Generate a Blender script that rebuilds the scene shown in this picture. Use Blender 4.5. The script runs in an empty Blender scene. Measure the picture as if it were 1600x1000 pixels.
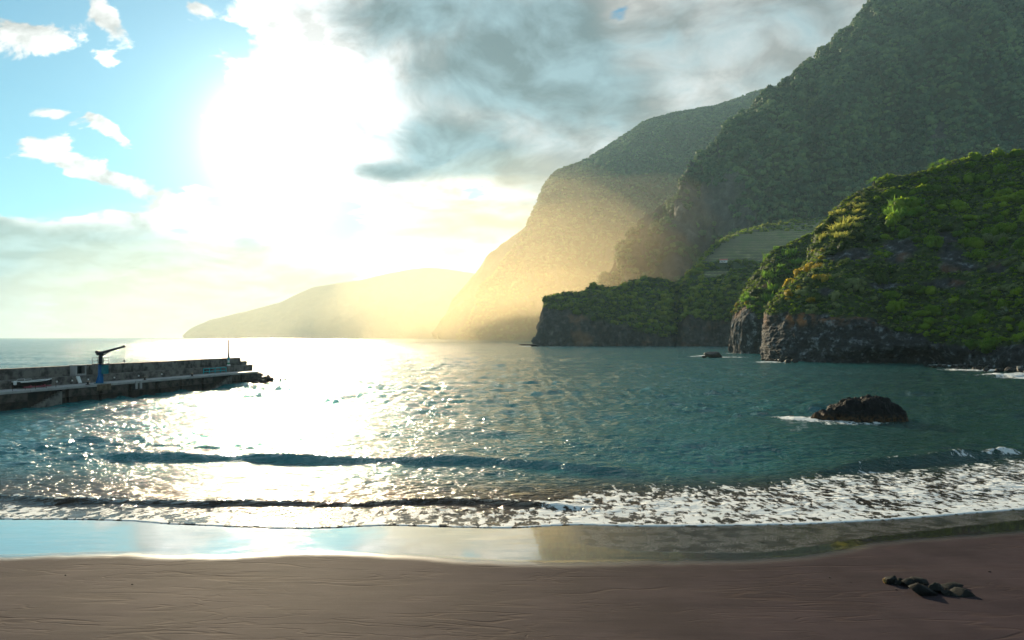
import bpy, bmesh, math, random
import numpy as np
from mathutils import Vector, Matrix
R = math.radians
random.seed(7)
rng = np.random.default_rng(7)
SC = bpy.context.scene
COL = SC.collection
H = 10.0            # camera height above the sea, metres
F = 1067.0          # focal length in photo pixels

# ------------------------------------------------------------------ camera
cam_d = bpy.data.cameras.new('camera')
cam_d.lens = 24.0; cam_d.sensor_width = 36.0
cam_d.shift_y = 27 / 1600
cam_d.clip_start = 0.3; cam_d.clip_end = 60000
cam = bpy.data.objects.new('camera', cam_d); COL.objects.link(cam)
cam.location = (0, 0, H); cam.rotation_euler = (R(90), 0, 0)
SC.camera = cam

# ------------------------------------------------------------------ light and exposure
SUN_AZ = R(-18.8)      # clockwise from +Y
SUN_EL = R(14.8)
SUN_DIR = Vector((math.sin(SUN_AZ) * math.cos(SUN_EL), math.cos(SUN_AZ) * math.cos(SUN_EL), math.sin(SUN_EL)))
SC.view_settings.view_transform = 'Standard'
SC.view_settings.look = 'None'
SC.view_settings.exposure = 0.92
SC.view_settings.gamma = 1.0
SC.view_settings.use_curve_mapping = False
sun_d = bpy.data.lights.new('sun', 'SUN')
sun_d.energy = 5.0; sun_d.angle = R(0.6); sun_d.color = (1.0, 0.82, 0.54)
sun = bpy.data.objects.new('sun', sun_d); COL.objects.link(sun)
sun.rotation_euler = SUN_DIR.to_track_quat('Z', 'Y').to_euler()
sun.location = (-300, 900, 600)

# small expression wrapper for shader maths
class X:
    def __init__(s, nt, sock): s.nt, s.s = nt, sock
    def _m(s, op, *a, clamp=False):
        n = s.nt.nodes.new('ShaderNodeMath'); n.operation = op; n.use_clamp = clamp
        for i, v in enumerate((s,) + a):
            if isinstance(v, X): s.nt.links.new(v.s, n.inputs[i])
            else: n.inputs[i].default_value = v
        return X(s.nt, n.outputs[0])
    def __add__(s, o): return s._m('ADD', o)
    __radd__ = __add__
    def __sub__(s, o): return s._m('SUBTRACT', o)
    def __rsub__(s, o): return (s * -1) + o
    def __mul__(s, o): return s._m('MULTIPLY', o)
    __rmul__ = __mul__
    def __truediv__(s, o): return s._m('DIVIDE', o)
    def p(s, e): return s._m('POWER', e)
    def exp(s): return s._m('EXPONENT')
    def mx(s, o): return s._m('MAXIMUM', o)
    def mn(s, o): return s._m('MINIMUM', o)
    def sat(s): return s._m('ADD', 0.0, clamp=True)
    def ss(s, a, b, lo=0.0, hi=1.0):
        n = s.nt.nodes.new('ShaderNodeMapRange'); n.interpolation_type = 'SMOOTHSTEP'
        s.nt.links.new(s.s, n.inputs[0])
        for i, v in enumerate((a, b, lo, hi)): n.inputs[i + 1].default_value = v
        return X(s.nt, n.outputs[0])

def mixc(nt, f, a, b, mode='MIX'):
    n = nt.nodes.new('ShaderNodeMix'); n.data_type = 'RGBA'; n.blend_type = mode
    for k, v in ((0, f), (6, a), (7, b)):
        if isinstance(v, X): nt.links.new(v.s, n.inputs[k])
        elif isinstance(v, (int, float)): n.inputs[k].default_value = v
        else: n.inputs[k].default_value = (*v, 1) if len(v) == 3 else v
    return X(nt, n.outputs[2])

def comb(nt, x, y, z):
    n = nt.nodes.new('ShaderNodeCombineXYZ')
    for k, v in enumerate((x, y, z)):
        if isinstance(v, X): nt.links.new(v.s, n.inputs[k])
        else: n.inputs[k].default_value = v
    return X(nt, n.outputs[0])

def noise(nt, vec, scale, detail=4, rough=0.5, dist=0.0, out=0, lac=2.0):
    n = nt.nodes.new('ShaderNodeTexNoise')
    if vec is not None: nt.links.new(vec.s, n.inputs['Vector'])
    n.inputs['Scale'].default_value = scale; n.inputs['Detail'].default_value = detail
    n.inputs['Roughness'].default_value = rough; n.inputs['Distortion'].default_value = dist
    n.inputs['Lacunarity'].default_value = lac
    return X(nt, n.outputs[out])

def vadd(nt, a, b, op='ADD'):
    n = nt.nodes.new('ShaderNodeVectorMath'); n.operation = op
    for k, v in enumerate((a, b)):
        if isinstance(v, X): nt.links.new(v.s, n.inputs[k])
        elif op == 'SCALE' and k == 1: n.inputs[3].default_value = v
        else: n.inputs[k].default_value = v
    return X(nt, n.outputs[1] if op in ('DOT_PRODUCT', 'LENGTH') else n.outputs[0])

# ------------------------------------------------------------------ sky
def build_world():
    w = bpy.data.worlds.new('World'); SC.world = w; w.use_nodes = True
    nt = w.node_tree; nt.nodes.clear()
    out = nt.nodes.new('ShaderNodeOutputWorld'); bg = nt.nodes.new('ShaderNodeBackground')
    nt.links.new(bg.outputs[0], out.inputs[0])
    sky = nt.nodes.new('ShaderNodeTexSky'); sky.sky_type = 'NISHITA'; sky.sun_disc = False
    sky.sun_elevation = SUN_EL; sky.sun_rotation = SUN_AZ
    sky.air_density = 1.0; sky.dust_density = 0.15; sky.ozone_density = 3.0
    tc = nt.nodes.new('ShaderNodeTexCoord'); d = X(nt, tc.outputs['Generated'])
    sep = nt.nodes.new('ShaderNodeSeparateXYZ'); nt.links.new(d.s, sep.inputs[0])
    x, y, z = (X(nt, sep.outputs[k]) for k in range(3))
    cosang = vadd(nt, d, tuple(SUN_DIR), 'DOT_PRODUCT')
    ang = cosang.mn(1.0)._m('ARCCOSINE')                       # radians from the sun
    az = x._m('ARCTAN2', y)
    hyp = (x * x + y * y)._m('SQRT').mx(1e-4)
    el = z._m('ARCTAN2', hyp)
    zz = z.mx(0.0)
    # cloud layer seen from below: plane projection, flattened by the earth's curve near the horizon
    inv = (zz + 0.30)
    cx, cy = x / inv, y / inv
    P = comb(nt, cx, cy, 0.0)
    warp = noise(nt, P, 1.3, 3, 0.5, out=1)
    P2 = vadd(nt, P, vadd(nt, vadd(nt, warp, (0.5, 0.5, 0.5), 'SUBTRACT'), 0.55, 'SCALE'))
    big = noise(nt, P2, 1.6, 3, 0.5)
    fine = noise(nt, P2, 4.2, 9, 0.57)
    # the same field a little nearer to the sun: how much cloud stands between
    off = (SUN_DIR.x / 0.55 * 0.035, SUN_DIR.y / 0.55 * 0.035, 0)
    fine2 = noise(nt, vadd(nt, P2, off), 4.2, 6, 0.57)
    # horizon banks: bands in azimuth / elevation
    Q = comb(nt, az * 2.2, el * 13.0, 3.7)
    bands = noise(nt, Q, 1.6, 7, 0.58, 0.3)
    E = lambda px, py: (math.atan((px - 800) / F), math.atan((527 - py) / F * math.cos(math.atan((px - 800) / F))))
    def blob(px, py, rx, ry, amp, rot=0.0):
        a0, e0 = E(px, py); c, s_ = math.cos(rot), math.sin(rot)
        u = az - a0; v = el - e0
        U = (u * c + v * s_) / (rx / F); V = (v * c - u * s_) / (ry / F)
        return ((U * U + V * V) * -1.0).exp() * amp
    def total(lst):
        t = None
        for b in lst:
            g = blob(*b); t = g if t is None else t + g
        return t
    cover = total([(760, 110, 190, 90, .62, .25), (1010, 200, 200, 70, .40, .2), (720, 235, 130, 46, .66, -.12), (880, 300, 120, 30, .45), (950, 120, 120, 60, .3),
                   (740, 345, 130, 40, .44, -.1), (600, 265, 60, 14, .30), (470, 50, 120, 65, .42, 0.5),
                   (1180, 60, 240, 170, .40), (560, 0, 180, 70, .6), (880, -10, 200, 60, .60), (640, 200, 90, 110, .5), (850, 200, 150, 60, .35),
                   (60, 72, 60, 28, .43, .5), (160, 20, 46, 16, .42, -.8), (310, 12, 20, 10, .4), (20, 40, 40, 16, .36), (165, 95, 24, 15, .44), (60, 170, 50, 14, .50), (175, 205, 36, 11, .44, -.6),
                   (130, 262, 120, 18, .27, -.3), (260, 310, 130, 18, .22, -.3),
                   (430, 235, 120, 100, .26, .4), (600, 118, 60, 45, .40), (330, 330, 160, 40, .30, -.2), (60, 392, 310, 44, .78, -.08), (360, 452, 260, 30, .50), (200, 500, 380, 26, .42), (385, 378, 36, 12, .30),
                   (930, -300, 700, 180, .35), (640, 460, 200, 42, .40)])
    hole = total([(300, 190, 110, 120, .34), (30, 330, 130, 60, .10), (965, 45, 34, 60, .5), (1010, 90, 30, 20, .3), (790, 292, 50, 16, .24), (120, 130, 100, 120, .10)])
    aside = az._m('ABSOLUTE').ss(0.85, 1.3)                    # broken cover goes on out of view, with extra added for fill light
    field = (fine - 0.5) * 2.1 + (big - 0.5) * 1.1
    lowb = el.ss(0.30, 0.08)
    field = field * (lowb * -0.65 + 1.0) + (bands - 0.5) * lowb * 1.9
    dens = cover - hole + field + aside * 0.34
    a = (dens - 0.16).mx(0.0)
    alpha = a.ss(0.0, 0.13)
    mass = total([(775, 95, 125, 52, .75, .12), (900, 130, 90, 60, .42), (728, 246, 105, 34, .80, -.1), (640, 15, 150, 40, .60, .1), (1180, 40, 200, 120, .34),
                  (600, 268, 60, 13, .55), (720, 352, 110, 26, .42), (770, 318, 90, 8, .3), (40, 402, 280, 40, 1.05, -.06), (340, 456, 230, 28, 1.0), (150, 450, 260, 34, .7), (180, 505, 330, 22, .50),
                  (385, 380, 34, 11, .5), (860, 30, 90, 30, .4), (1010, 170, 120, 50, .28), (640, 440, 120, 24, .35)])
    thick = (mass * 1.05 + a * 0.25 + aside * 0.45 + field * 0.52 + (el.ss(0.55, 0.8) * 0.35)).ss(0.10, 0.80)
    lit = ((fine2 - fine) * -5.0 + 0.45).sat()                  # edges turned to the sun
    phase = (ang * ang * (-1.0 / (0.16 ** 2))).exp() * 7.0 + (ang * (-1 / 0.13)).exp() * 4.0 + (ang * (-1 / 0.60)).exp() * 2.6 + 1.0 + ang.ss(0.9, 2.2) * 5.0  # last term brightens the unseen clouds behind the camera to add fill light
    body = mixc(nt, thick, (1.0, 0.99, 0.97), (0.56, 0.84, 0.96))
    # light through the cloud: thin parts pass the sun on, thick ones only a share of it
    trans = (thick * -2.3).exp()
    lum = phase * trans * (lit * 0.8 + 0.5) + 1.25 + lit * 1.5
    warm = (ang * (-1 / 0.30)).exp() * el.ss(0.26, 0.0)
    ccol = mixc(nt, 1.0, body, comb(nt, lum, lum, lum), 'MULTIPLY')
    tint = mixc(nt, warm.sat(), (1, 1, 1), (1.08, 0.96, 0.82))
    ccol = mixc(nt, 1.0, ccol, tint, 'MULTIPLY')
    clear = mixc(nt, 1.0, X(nt, sky.outputs[0]), (0.20, 0.55, 0.57), 'MULTIPLY')
    # sun's aureole in thin high haze
    au = (ang * ang * (-1.0 / (0.10 ** 2))).exp() * 3.0 + (ang * (-1 / 0.15)).exp() * 4.0
    clear = mixc(nt, 1.0, clear, comb(nt, au, au * 0.99, au * 0.95), 'ADD')
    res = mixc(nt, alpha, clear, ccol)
    disc = (ang * ang * (-1.0 / (0.046 ** 2))).exp() * 80.0      # the sun itself, spread by thin cloud
    res = mixc(nt, 1.0, res, comb(nt, disc, disc * 0.93, disc * 0.80), 'ADD')
    low = el.ss(0.10, 0.0)                                      # pale air over the horizon
    res = mixc(nt, low * 0.7, res, mixc(nt, warm.sat(), (2.4, 3.1, 3.4), (3.0, 2.95, 2.9)))
    below = z.ss(0.0, -0.05)
    res = mixc(nt, below, res, (1.2, 1.9, 2.1))
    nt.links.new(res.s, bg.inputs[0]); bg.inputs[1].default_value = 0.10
    w.cycles.sampling_method = 'MANUAL'; w.cycles.sample_map_resolution = 1024
build_world()

cy = SC.cycles
cy.use_denoising = True
cy.max_bounces = 6; cy.diffuse_bounces = 2; cy.glossy_bounces = 3; cy.transmission_bounces = 2
cy.volume_bounces = 1; cy.transparent_max_bounces = 8
cy.sample_clamp_indirect = 6.0; cy.sample_clamp_direct = 0.0
cy.use_adaptive_sampling = True; cy.adaptive_threshold = 0.02

# ------------------------------------------------------------------ helpers
def W(px, py, D):                                   # a photo pixel at depth D metres
    return np.array([(px - 800) / F * D, D, H - (py - 527) / F * D])

def tag(o, label=None, cat=None, group=None, kind=None):
    if label: o['label'] = label
    if cat: o['category'] = cat
    if group: o['group'] = group
    if kind: o['kind'] = kind
    return o

def mesh(name, verts, faces, mat=None, smooth=False):
    verts = np.asarray(verts, np.float32); faces = np.asarray(faces, np.int32)
    me = bpy.data.meshes.new(name)
    me.vertices.add(len(verts)); me.vertices.foreach_set('co', verts.ravel())
    k = faces.shape[1]
    me.loops.add(faces.size); me.loops.foreach_set('vertex_index', faces.ravel())
    me.polygons.add(len(faces)); me.polygons.foreach_set('loop_start', np.arange(0, faces.size, k, dtype=np.int32))
    me.update(calc_edges=True)
    if smooth: me.polygons.foreach_set('use_smooth', np.ones(len(faces), bool))
    if mat: me.materials.append(mat)
    return me

def link(name, me, parent=None, loc=None):
    o = bpy.data.objects.new(name, me); COL.objects.link(o)
    if parent: o.parent = parent
    if loc is not None: o.location = loc
    return o

def empty(name, loc=(0, 0, 0), rz=0):
    o = bpy.data.objects.new(name, None); COL.objects.link(o)
    o.location = loc; o.rotation_euler = (0, 0, rz); o.empty_display_size = .3
    return o

def grid_faces(nu, nv):                             # vertex index = i*nv + j
    i, j = np.meshgrid(np.arange(nu - 1), np.arange(nv - 1), indexing='ij')
    a = (i * nv + j).ravel()
    return np.stack([a, a + nv, a + nv + 1, a + 1], 1)

def attr(me, name, vals):
    at = me.attributes.new(name, 'FLOAT', 'POINT'); at.data.foreach_set('value', np.asarray(vals, np.float32).ravel())

_perm = rng.permutation(256).astype(np.int64); _perm = np.concatenate([_perm, _perm])
_g = rng.normal(size=(256, 3)); _g /= np.linalg.norm(_g, axis=1)[:, None]
def perlin(p):
    p = np.asarray(p, np.float64); i = np.floor(p).astype(np.int64); f = p - i; i &= 255
    u = f * f * f * (f * (f * 6 - 15) + 10); r = 0
    for dx in (0, 1):
        wx = u[..., 0] if dx else 1 - u[..., 0]
        for dy in (0, 1):
            wy = u[..., 1] if dy else 1 - u[..., 1]
            for dz in (0, 1):
                wz = u[..., 2] if dz else 1 - u[..., 2]
                h = _perm[_perm[_perm[(i[..., 0] + dx) & 255] + ((i[..., 1] + dy) & 255)] + ((i[..., 2] + dz) & 255)]
                g = _g[h]
                r = r + wx * wy * wz * (g[..., 0] * (f[..., 0] - dx) + g[..., 1] * (f[..., 1] - dy) + g[..., 2] * (f[..., 2] - dz))
    return r * 1.6
def fbm(p, oct=4, gain=0.5, ridged=False):
    p = np.asarray(p, np.float64); s = 0; a = 1; t = 0
    for k in range(oct):
        n = perlin(p * 2 ** k + k * 17.3)
        if ridged: n = 1 - 2 * np.abs(n)
        s = s + a * n; t += a; a *= gain
    return s / t
def sstep(a, b, x):
    t = np.clip((x - a) / (b - a), 0, 1); return t * t * (3 - 2 * t)

# ------------------------------------------------------------------ materials
def new_mat(name):
    m = bpy.data.materials.new(name); m.use_nodes = True
    nt = m.node_tree; nt.nodes.clear()
    out = nt.nodes.new('ShaderNodeOutputMaterial'); b = nt.nodes.new('ShaderNodeBsdfPrincipled')
    nt.links.new(b.outputs[0], out.inputs[0])
    return m, nt, b, out
def setp(nt, b, **kw):
    names = dict(col='Base Color', rough='Roughness', metal='Metallic', ior='IOR', spec='Specular IOR Level', normal='Normal', coat='Coat Weight', coatr='Coat Roughness')
    for k, v in kw.items():
        s = b.inputs[names[k]]
        if isinstance(v, X): nt.links.new(v.s, s)
        elif isinstance(v, tuple): s.default_value = (*v, 1)
        else: s.default_value = v
def objco(nt):
    tc = nt.nodes.new('ShaderNodeTexCoord'); return X(nt, tc.outputs['Object'])
def geopos(nt):
    g = nt.nodes.new('ShaderNodeNewGeometry'); return X(nt, g.outputs['Position'])
def attrn(nt, name):
    a = nt.nodes.new('ShaderNodeAttribute'); a.attribute_name = name; return X(nt, a.outputs['Fac'])
def bump(nt, h, strength=0.5, dist=0.1, normal=None):
    n = nt.nodes.new('ShaderNodeBump'); n.inputs['Strength'].default_value = strength; n.inputs['Distance'].default_value = dist
    nt.links.new(h.s, n.inputs['Height'])
    if normal: nt.links.new(normal.s, n.inputs['Normal'])
    return X(nt, n.outputs[0])
def ramp(nt, f, *stops):
    n = nt.nodes.new('ShaderNodeValToRGB'); nt.links.new(f.s, n.inputs[0]); r = n.color_ramp
    while len(r.elements) < len(stops): r.elements.new(0.5)
    for e, (p, c) in zip(r.elements, stops): e.position = p; e.color = (*c, 1)
    return X(nt, n.outputs[0])

def rock_mat(name, dark, mid, light, scale, veg=None, rust=None, bumpd=0.5):
    m, nt, b, _ = new_mat(name); P = geopos(nt)
    n1 = noise(nt, P, scale, 8, 0.62); n2 = noise(nt, P, scale * 0.22, 4, 0.55)
    c = ramp(nt, n1, (0.30, dark), (0.55, mid), (0.78, light))
    if rust:
        c = mixc(nt, (attrn(nt, 'rust') * n2.ss(0.42, 0.60)).sat(), c, rust)
    if veg:
        vc = ramp(nt, noise(nt, P, scale * 1.7, 5, 0.6), (0.3, veg[0]), (0.6, veg[1]), (0.75, veg[2]))
        c = mixc(nt, ((attrn(nt, 'veg') - 0.5) * 2.2 + (n1 - 0.5) * 2.0 + 0.5).sat(), c, vc)
    setp(nt, b, col=c, rough=0.85, spec=0.25, normal=bump(nt, n1, 0.9, bumpd))
    return m

def leaf_mat(name, c1, c2, c3, trans=0.35, rough=0.6):
    m, nt, b, out = new_mat(name)
    oi = nt.nodes.new('ShaderNodeObjectInfo'); g = nt.nodes.new('ShaderNodeNewGeometry')
    r1 = X(nt, oi.outputs['Random']); r2 = X(nt, g.outputs['Random Per Island'])
    pn = noise(nt, X(nt, g.outputs['Position']), 0.012, 3, 0.6)
    c = ramp(nt, (r1 * 0.55 + r2 * 0.35 + (pn - 0.5) * 1.7 + 0.05).sat(), (0.1, c1), (0.5, c2), (0.95, c3))
    setp(nt, b, col=c, rough=rough, spec=0.2)
    t = nt.nodes.new('ShaderNodeBsdfTranslucent'); nt.links.new(mixc(nt, 0.5, c, (c3[0] * 2.0, c3[1] * 2.1, c3[2])).s, t.inputs[0])
    mx = nt.nodes.new('ShaderNodeMixShader'); mx.inputs[0].default_value = trans
    nt.links.new(b.outputs[0], mx.inputs[1]); nt.links.new(t.outputs[0], mx.inputs[2]); nt.links.new(mx.outputs[0], out.inputs[0])
    return m

# ------------------------------------------------------------------ terrain lofts
def loft(ctrl, nu, nv, vpos=None):
    """ctrl: columns, each a list of (px, py, D). Returns nu x nv x 3 points."""
    C = np.array([[W(*p) if not isinstance(p, np.ndarray) else p for p in col] for col in ctrl])    # nc, nl, 3
    nc, nl = C.shape[:2]
    # spread samples by mean column spacing / level spacing
    du = np.linalg.norm(np.diff(C, axis=0), axis=2).mean(1); su = np.concatenate([[0], np.cumsum(du)])
    u = np.linspace(0, su[-1], nu)
    A = np.empty((nu, nl, 3))
    for l in range(nl):
        for k in range(3): A[:, l, k] = np.interp(u, su, C[:, l, k])
    ker = max(1, nu // (nc * 5)); kern = np.ones(2 * ker + 1) / (2 * ker + 1)
    for l in range(nl):
        for k in range(3):
            pad = np.pad(A[:, l, k], ker, mode='edge'); A[:, l, k] = np.convolve(pad, kern, 'valid')
    if vpos is None:
        dv = np.linalg.norm(np.diff(C, axis=1), axis=2).mean(0)
    else: dv = np.array(vpos, float)
    sv = np.concatenate([[0], np.cumsum(dv)]); v = np.linspace(0, sv[-1], nv)
    P = np.empty((nu, nv, 3))
    for k in range(3):
        for i in range(nu): P[i, :, k] = np.interp(v, sv, A[i, :, k])
    ker = max(1, nv // (nl * 8)); kern = np.ones(2 * ker + 1) / (2 * ker + 1)
    for k in range(3):
        pad = np.pad(P[:, :, k], ((0, 0), (ker, ker)), mode='edge')
        P[:, :, k] = np.apply_along_axis(lambda r: np.convolve(r, kern, 'valid'), 1, pad)
    return P, v / sv[-1], u / su[-1]
def normals(P):
    du = np.gradient(P, axis=0); dv = np.gradient(P, axis=1)
    n = np.cross(du, dv); n /= np.linalg.norm(n, axis=2)[..., None] + 1e-9
    return n
def terrain_obj(name, P, mat, attrs, kind='structure', **kw):
    nu, nv = P.shape[:2]
    me = mesh(name, P.reshape(-1, 3), grid_faces(nu, nv), mat, True)
    for k, v in attrs.items(): attr(me, k, v)
    o = link(name, me); tag(o, kind=kind, **kw)
    return o

# ------------------------------------------------------------------ foliage building blocks
def leaf_blob(nleaf, leaf, seed, flat=0.8, core=True, lumps=9, aspect=1.6):
    """many small leaf faces on overlapping lumps round a unit crown; returns verts, quads"""
    r = np.random.default_rng(seed)
    cen = r.normal(size=(lumps, 3)); cen /= np.linalg.norm(cen, axis=1)[:, None]
    cen *= r.uniform(0.30, 0.62, (lumps, 1)); cen[:, 2] = np.abs(cen[:, 2]) * flat; rad = r.uniform(0.30, 0.52, lumps)
    k = r.integers(0, lumps, nleaf)
    d = r.normal(size=(nleaf, 3)); d /= np.linalg.norm(d, axis=1)[:, None]; d[:, 2] = np.where(r.random(nleaf) < .8, np.abs(d[:, 2]), d[:, 2])
    c = cen[k] + d * (rad[k] * r.uniform(0.75, 1.08, nleaf) ** 1.0)[:, None]
    n = d + r.normal(size=(nleaf, 3)) * 0.55; n /= np.linalg.norm(n, axis=1)[:, None]
    t = np.cross(n, r.normal(size=(nleaf, 3))); t /= np.linalg.norm(t, axis=1)[:, None]; b = np.cross(n, t)
    s = leaf * r.uniform(0.6, 1.3, nleaf)[:, None]
    V = np.stack([c - t * s * aspect * .5, c - b * s * .5, c + t * s * aspect * .5, c + b * s * .5], 1).reshape(-1, 3)
    Fc = np.arange(len(V)).reshape(-1, 4)
    if core:
        for j in range(lumps):
            bm = bmesh.new(); bmesh.ops.create_icosphere(bm, subdivisions=1, radius=rad[j] * .86)
            vs = np.array([v.co for v in bm.verts]) * (1 + r.uniform(-.12, .12, (len(bm.verts), 1))) + cen[j]
            fs = np.array([[v.index for v in f.verts] + [f.verts[2].index] for f in bm.faces]); bm.free()
            fs = fs[:, :3]
            # tris as quads with a midpoint so that one array holds all
            mid = (vs[fs[:, 2]] + vs[fs[:, 0]]) / 2
            base = len(V); V = np.concatenate([V, vs, mid]); m = base + len(vs) + np.arange(len(fs))
            Fc = np.concatenate([Fc, np.stack([fs[:, 0] + base, fs[:, 1] + base, fs[:, 2] + base, m], 1)])
    return V, Fc

def reed_blob(n, seed, spread=1.0, h=1.0, w=0.05, droop=0.5):
    """tall arching leaf blades from a base"""
    r = np.random.default_rng(seed); V = []; Fc = []
    for i in range(n):
        a = r.uniform(0, 2 * math.pi); q = spread * math.sqrt(r.random()) * .8
        x0, y0 = q * math.cos(a), q * math.sin(a); aa = a + r.normal() * .9
        hh = h * r.uniform(.55, 1.1); lean = r.uniform(.15, .75) * droop; z0 = r.uniform(0, .5) * hh
        dx, dy = math.cos(aa), math.sin(aa); base = len(V); ww = w * r.uniform(.7, 1.3)
        for k, t in enumerate((0, .35, .7, 1)):
            px = x0 + dx * lean * hh * t * t; py = y0 + dy * lean * hh * t * t; pz = z0 + hh * .6 * (t - .35 * t * t * lean * 2)
            wk = ww * (1, 1.1, .8, .1)[k]
            V += [(px - dy * wk, py + dx * wk, pz), (px + dy * wk, py - dx * wk, pz)]
        for k in range(3): Fc.append((base + 2 * k, base + 2 * k + 1, base + 2 * k + 3, base + 2 * k + 2))
    return np.array(V), np.array(Fc)

def agave_blob(n, seed):
    r = np.random.default_rng(seed); V = []; Fc = []
    for i in range(n):
        a = i * 2.4 + r.normal() * .2; el = r.uniform(.15, 1.3); L = r.uniform(.8, 1.05)
        d = np.array([math.cos(a) * math.cos(el), math.sin(a) * math.cos(el), math.sin(el)]); s = np.array([-math.sin(a), math.cos(a), 0])
        base = len(V)
        for k, t in enumerate((0.0, .4, .8, 1.0)):
            c = d * L * t + np.array([0, 0, -.22 * t * t * L]); w = (.05, .085, .05, .004)[k]
            V += [tuple(c - s * w), tuple(c + s * w)]
        for k in range(3): Fc.append((base + 2 * k, base + 2 * k + 1, base + 2 * k + 3, base + 2 * k + 2))
    return np.array(V), np.array(Fc)

def tube(path, radii, n=7):
    V = []; Fc = []; path = [Vector(p) for p in path]
    for i, p in enumerate(path):
        t = (path[min(i + 1, len(path) - 1)] - path[max(i - 1, 0)]).normalized()
        a = t.orthogonal().normalized(); b = t.cross(a)
        for k in range(n):
            q = 2 * math.pi * k / n; V.append(tuple(p + (a * math.cos(q) + b * math.sin(q)) * radii[i]))
    for i in range(len(path) - 1):
        for k in range(n):
            Fc.append((i * n + k, i * n + (k + 1) % n, (i + 1) * n + (k + 1) % n, (i + 1) * n + k))
    return np.array(V), np.array(Fc)

def rock_mesh(seed, mat, sub=3, sx=1, sy=1, sz=.7, amp=.28, facet=True, scale=1.3):
    """a boulder: sphere cut by random planes, then roughened"""
    bm = bmesh.new(); bmesh.ops.create_icosphere(bm, subdivisions=sub, radius=1.0)
    vs = np.array([v.co for v in bm.verts]); fs = np.array([[v.index for v in f.verts] for f in bm.faces]); bm.free()
    r = np.random.default_rng(seed)
    if facet:
        for k in range(11):
            n = r.normal(size=3); n /= np.linalg.norm(n); dd = r.uniform(.36, .74)
            h = vs @ n - dd; vs = vs - np.where(h > 0, h * .97, 0)[:, None] * n
    q = vs * scale + seed * 3.1
    vs = vs * (1 + amp * .45 * fbm(q, 5, .6)[:, None] + amp * .25 * fbm(q * 4, 3, .6, True)[:, None])
    vs = vs * np.array([sx, sy, sz])
    return mesh('rock', vs, fs, mat, False)
# ------------------------------------------------------------------ shared materials
M_ROCK_NEAR = rock_mat('dark_basalt', (.008, .009, .010), (.038, .040, .044), (.34, .38, .41), .35,
                       veg=((.012, .022, .008), (.045, .07, .018), (.13, .10, .04)), rust=(.26, .12, .055), bumpd=1.0)
M_ROCK_MID = rock_mat('headland_basalt', (.016, .016, .018), (.05, .046, .044), (.15, .14, .13), .16,
                      veg=((.016, .028, .008), (.05, .07, .02), (.12, .09, .03)), rust=(.20, .11, .06), bumpd=1.8)
M_CLIFF = rock_mat('mountain_cliff', (.03, .034, .034), (.085, .083, .078), (.22, .21, .195), .045,
                   veg=((.014, .028, .010), (.035, .055, .018), (.08, .095, .03)), bumpd=9.0)
M_FAR = rock_mat('far_cliff', (.05, .06, .04), (.09, .09, .06), (.18, .16, .12), .010,
                 veg=((.025, .04, .014), (.05, .065, .02), (.10, .10, .04)), bumpd=26.0)
M_LEAF = leaf_mat('broad_leaves', (.026, .062, .010), (.085, .17, .018), (.27, .36, .034), .5)
M_LEAF_DK = leaf_mat('dark_leaves', (.012, .028, .008), (.032, .066, .014), (.09, .14, .025), .4)
M_LEAF_YE = leaf_mat('yellow_leaves', (.16, .13, .015), (.30, .24, .030), (.45, .33, .05), .5)
M_LEAF_GY = leaf_mat('grey_green_leaves', (.08, .11, .05), (.16, .20, .09), (.27, .30, .14), .4)
M_REED = leaf_mat('reed_leaves', (.05, .13, .02), (.10, .23, .04), (.20, .33, .07), .45)
M_FOREST = leaf_mat('forest_leaves', (.010, .042, .028), (.038, .11, .060), (.16, .24, .09), .22)
M_BARK = new_mat('bark'); setp(M_BARK[1], M_BARK[2], col=(.05, .036, .026), rough=.9); M_BARK = M_BARK[0]

SRC = bpy.data.collections.new('clumps_forest')
for s in range(5):
    V, Fc = leaf_blob(170, .17, 100 + s, lumps=7)
    o = bpy.data.objects.new('tree_crown', mesh('tree_crown', V, Fc, M_FOREST)); SRC.objects.link(o)
SRC_UND = bpy.data.collections.new('clumps_ground')
for s in range(5):
    V, Fc = leaf_blob(90, .24, 200 + s, core=False, lumps=7, flat=.6)
    o = bpy.data.objects.new('leaf_clump', mesh('leaf_clump', V, Fc, (M_LEAF_DK, M_LEAF, M_LEAF, M_LEAF_GY, M_LEAF_DK)[s])); SRC_UND.objects.link(o)

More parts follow.
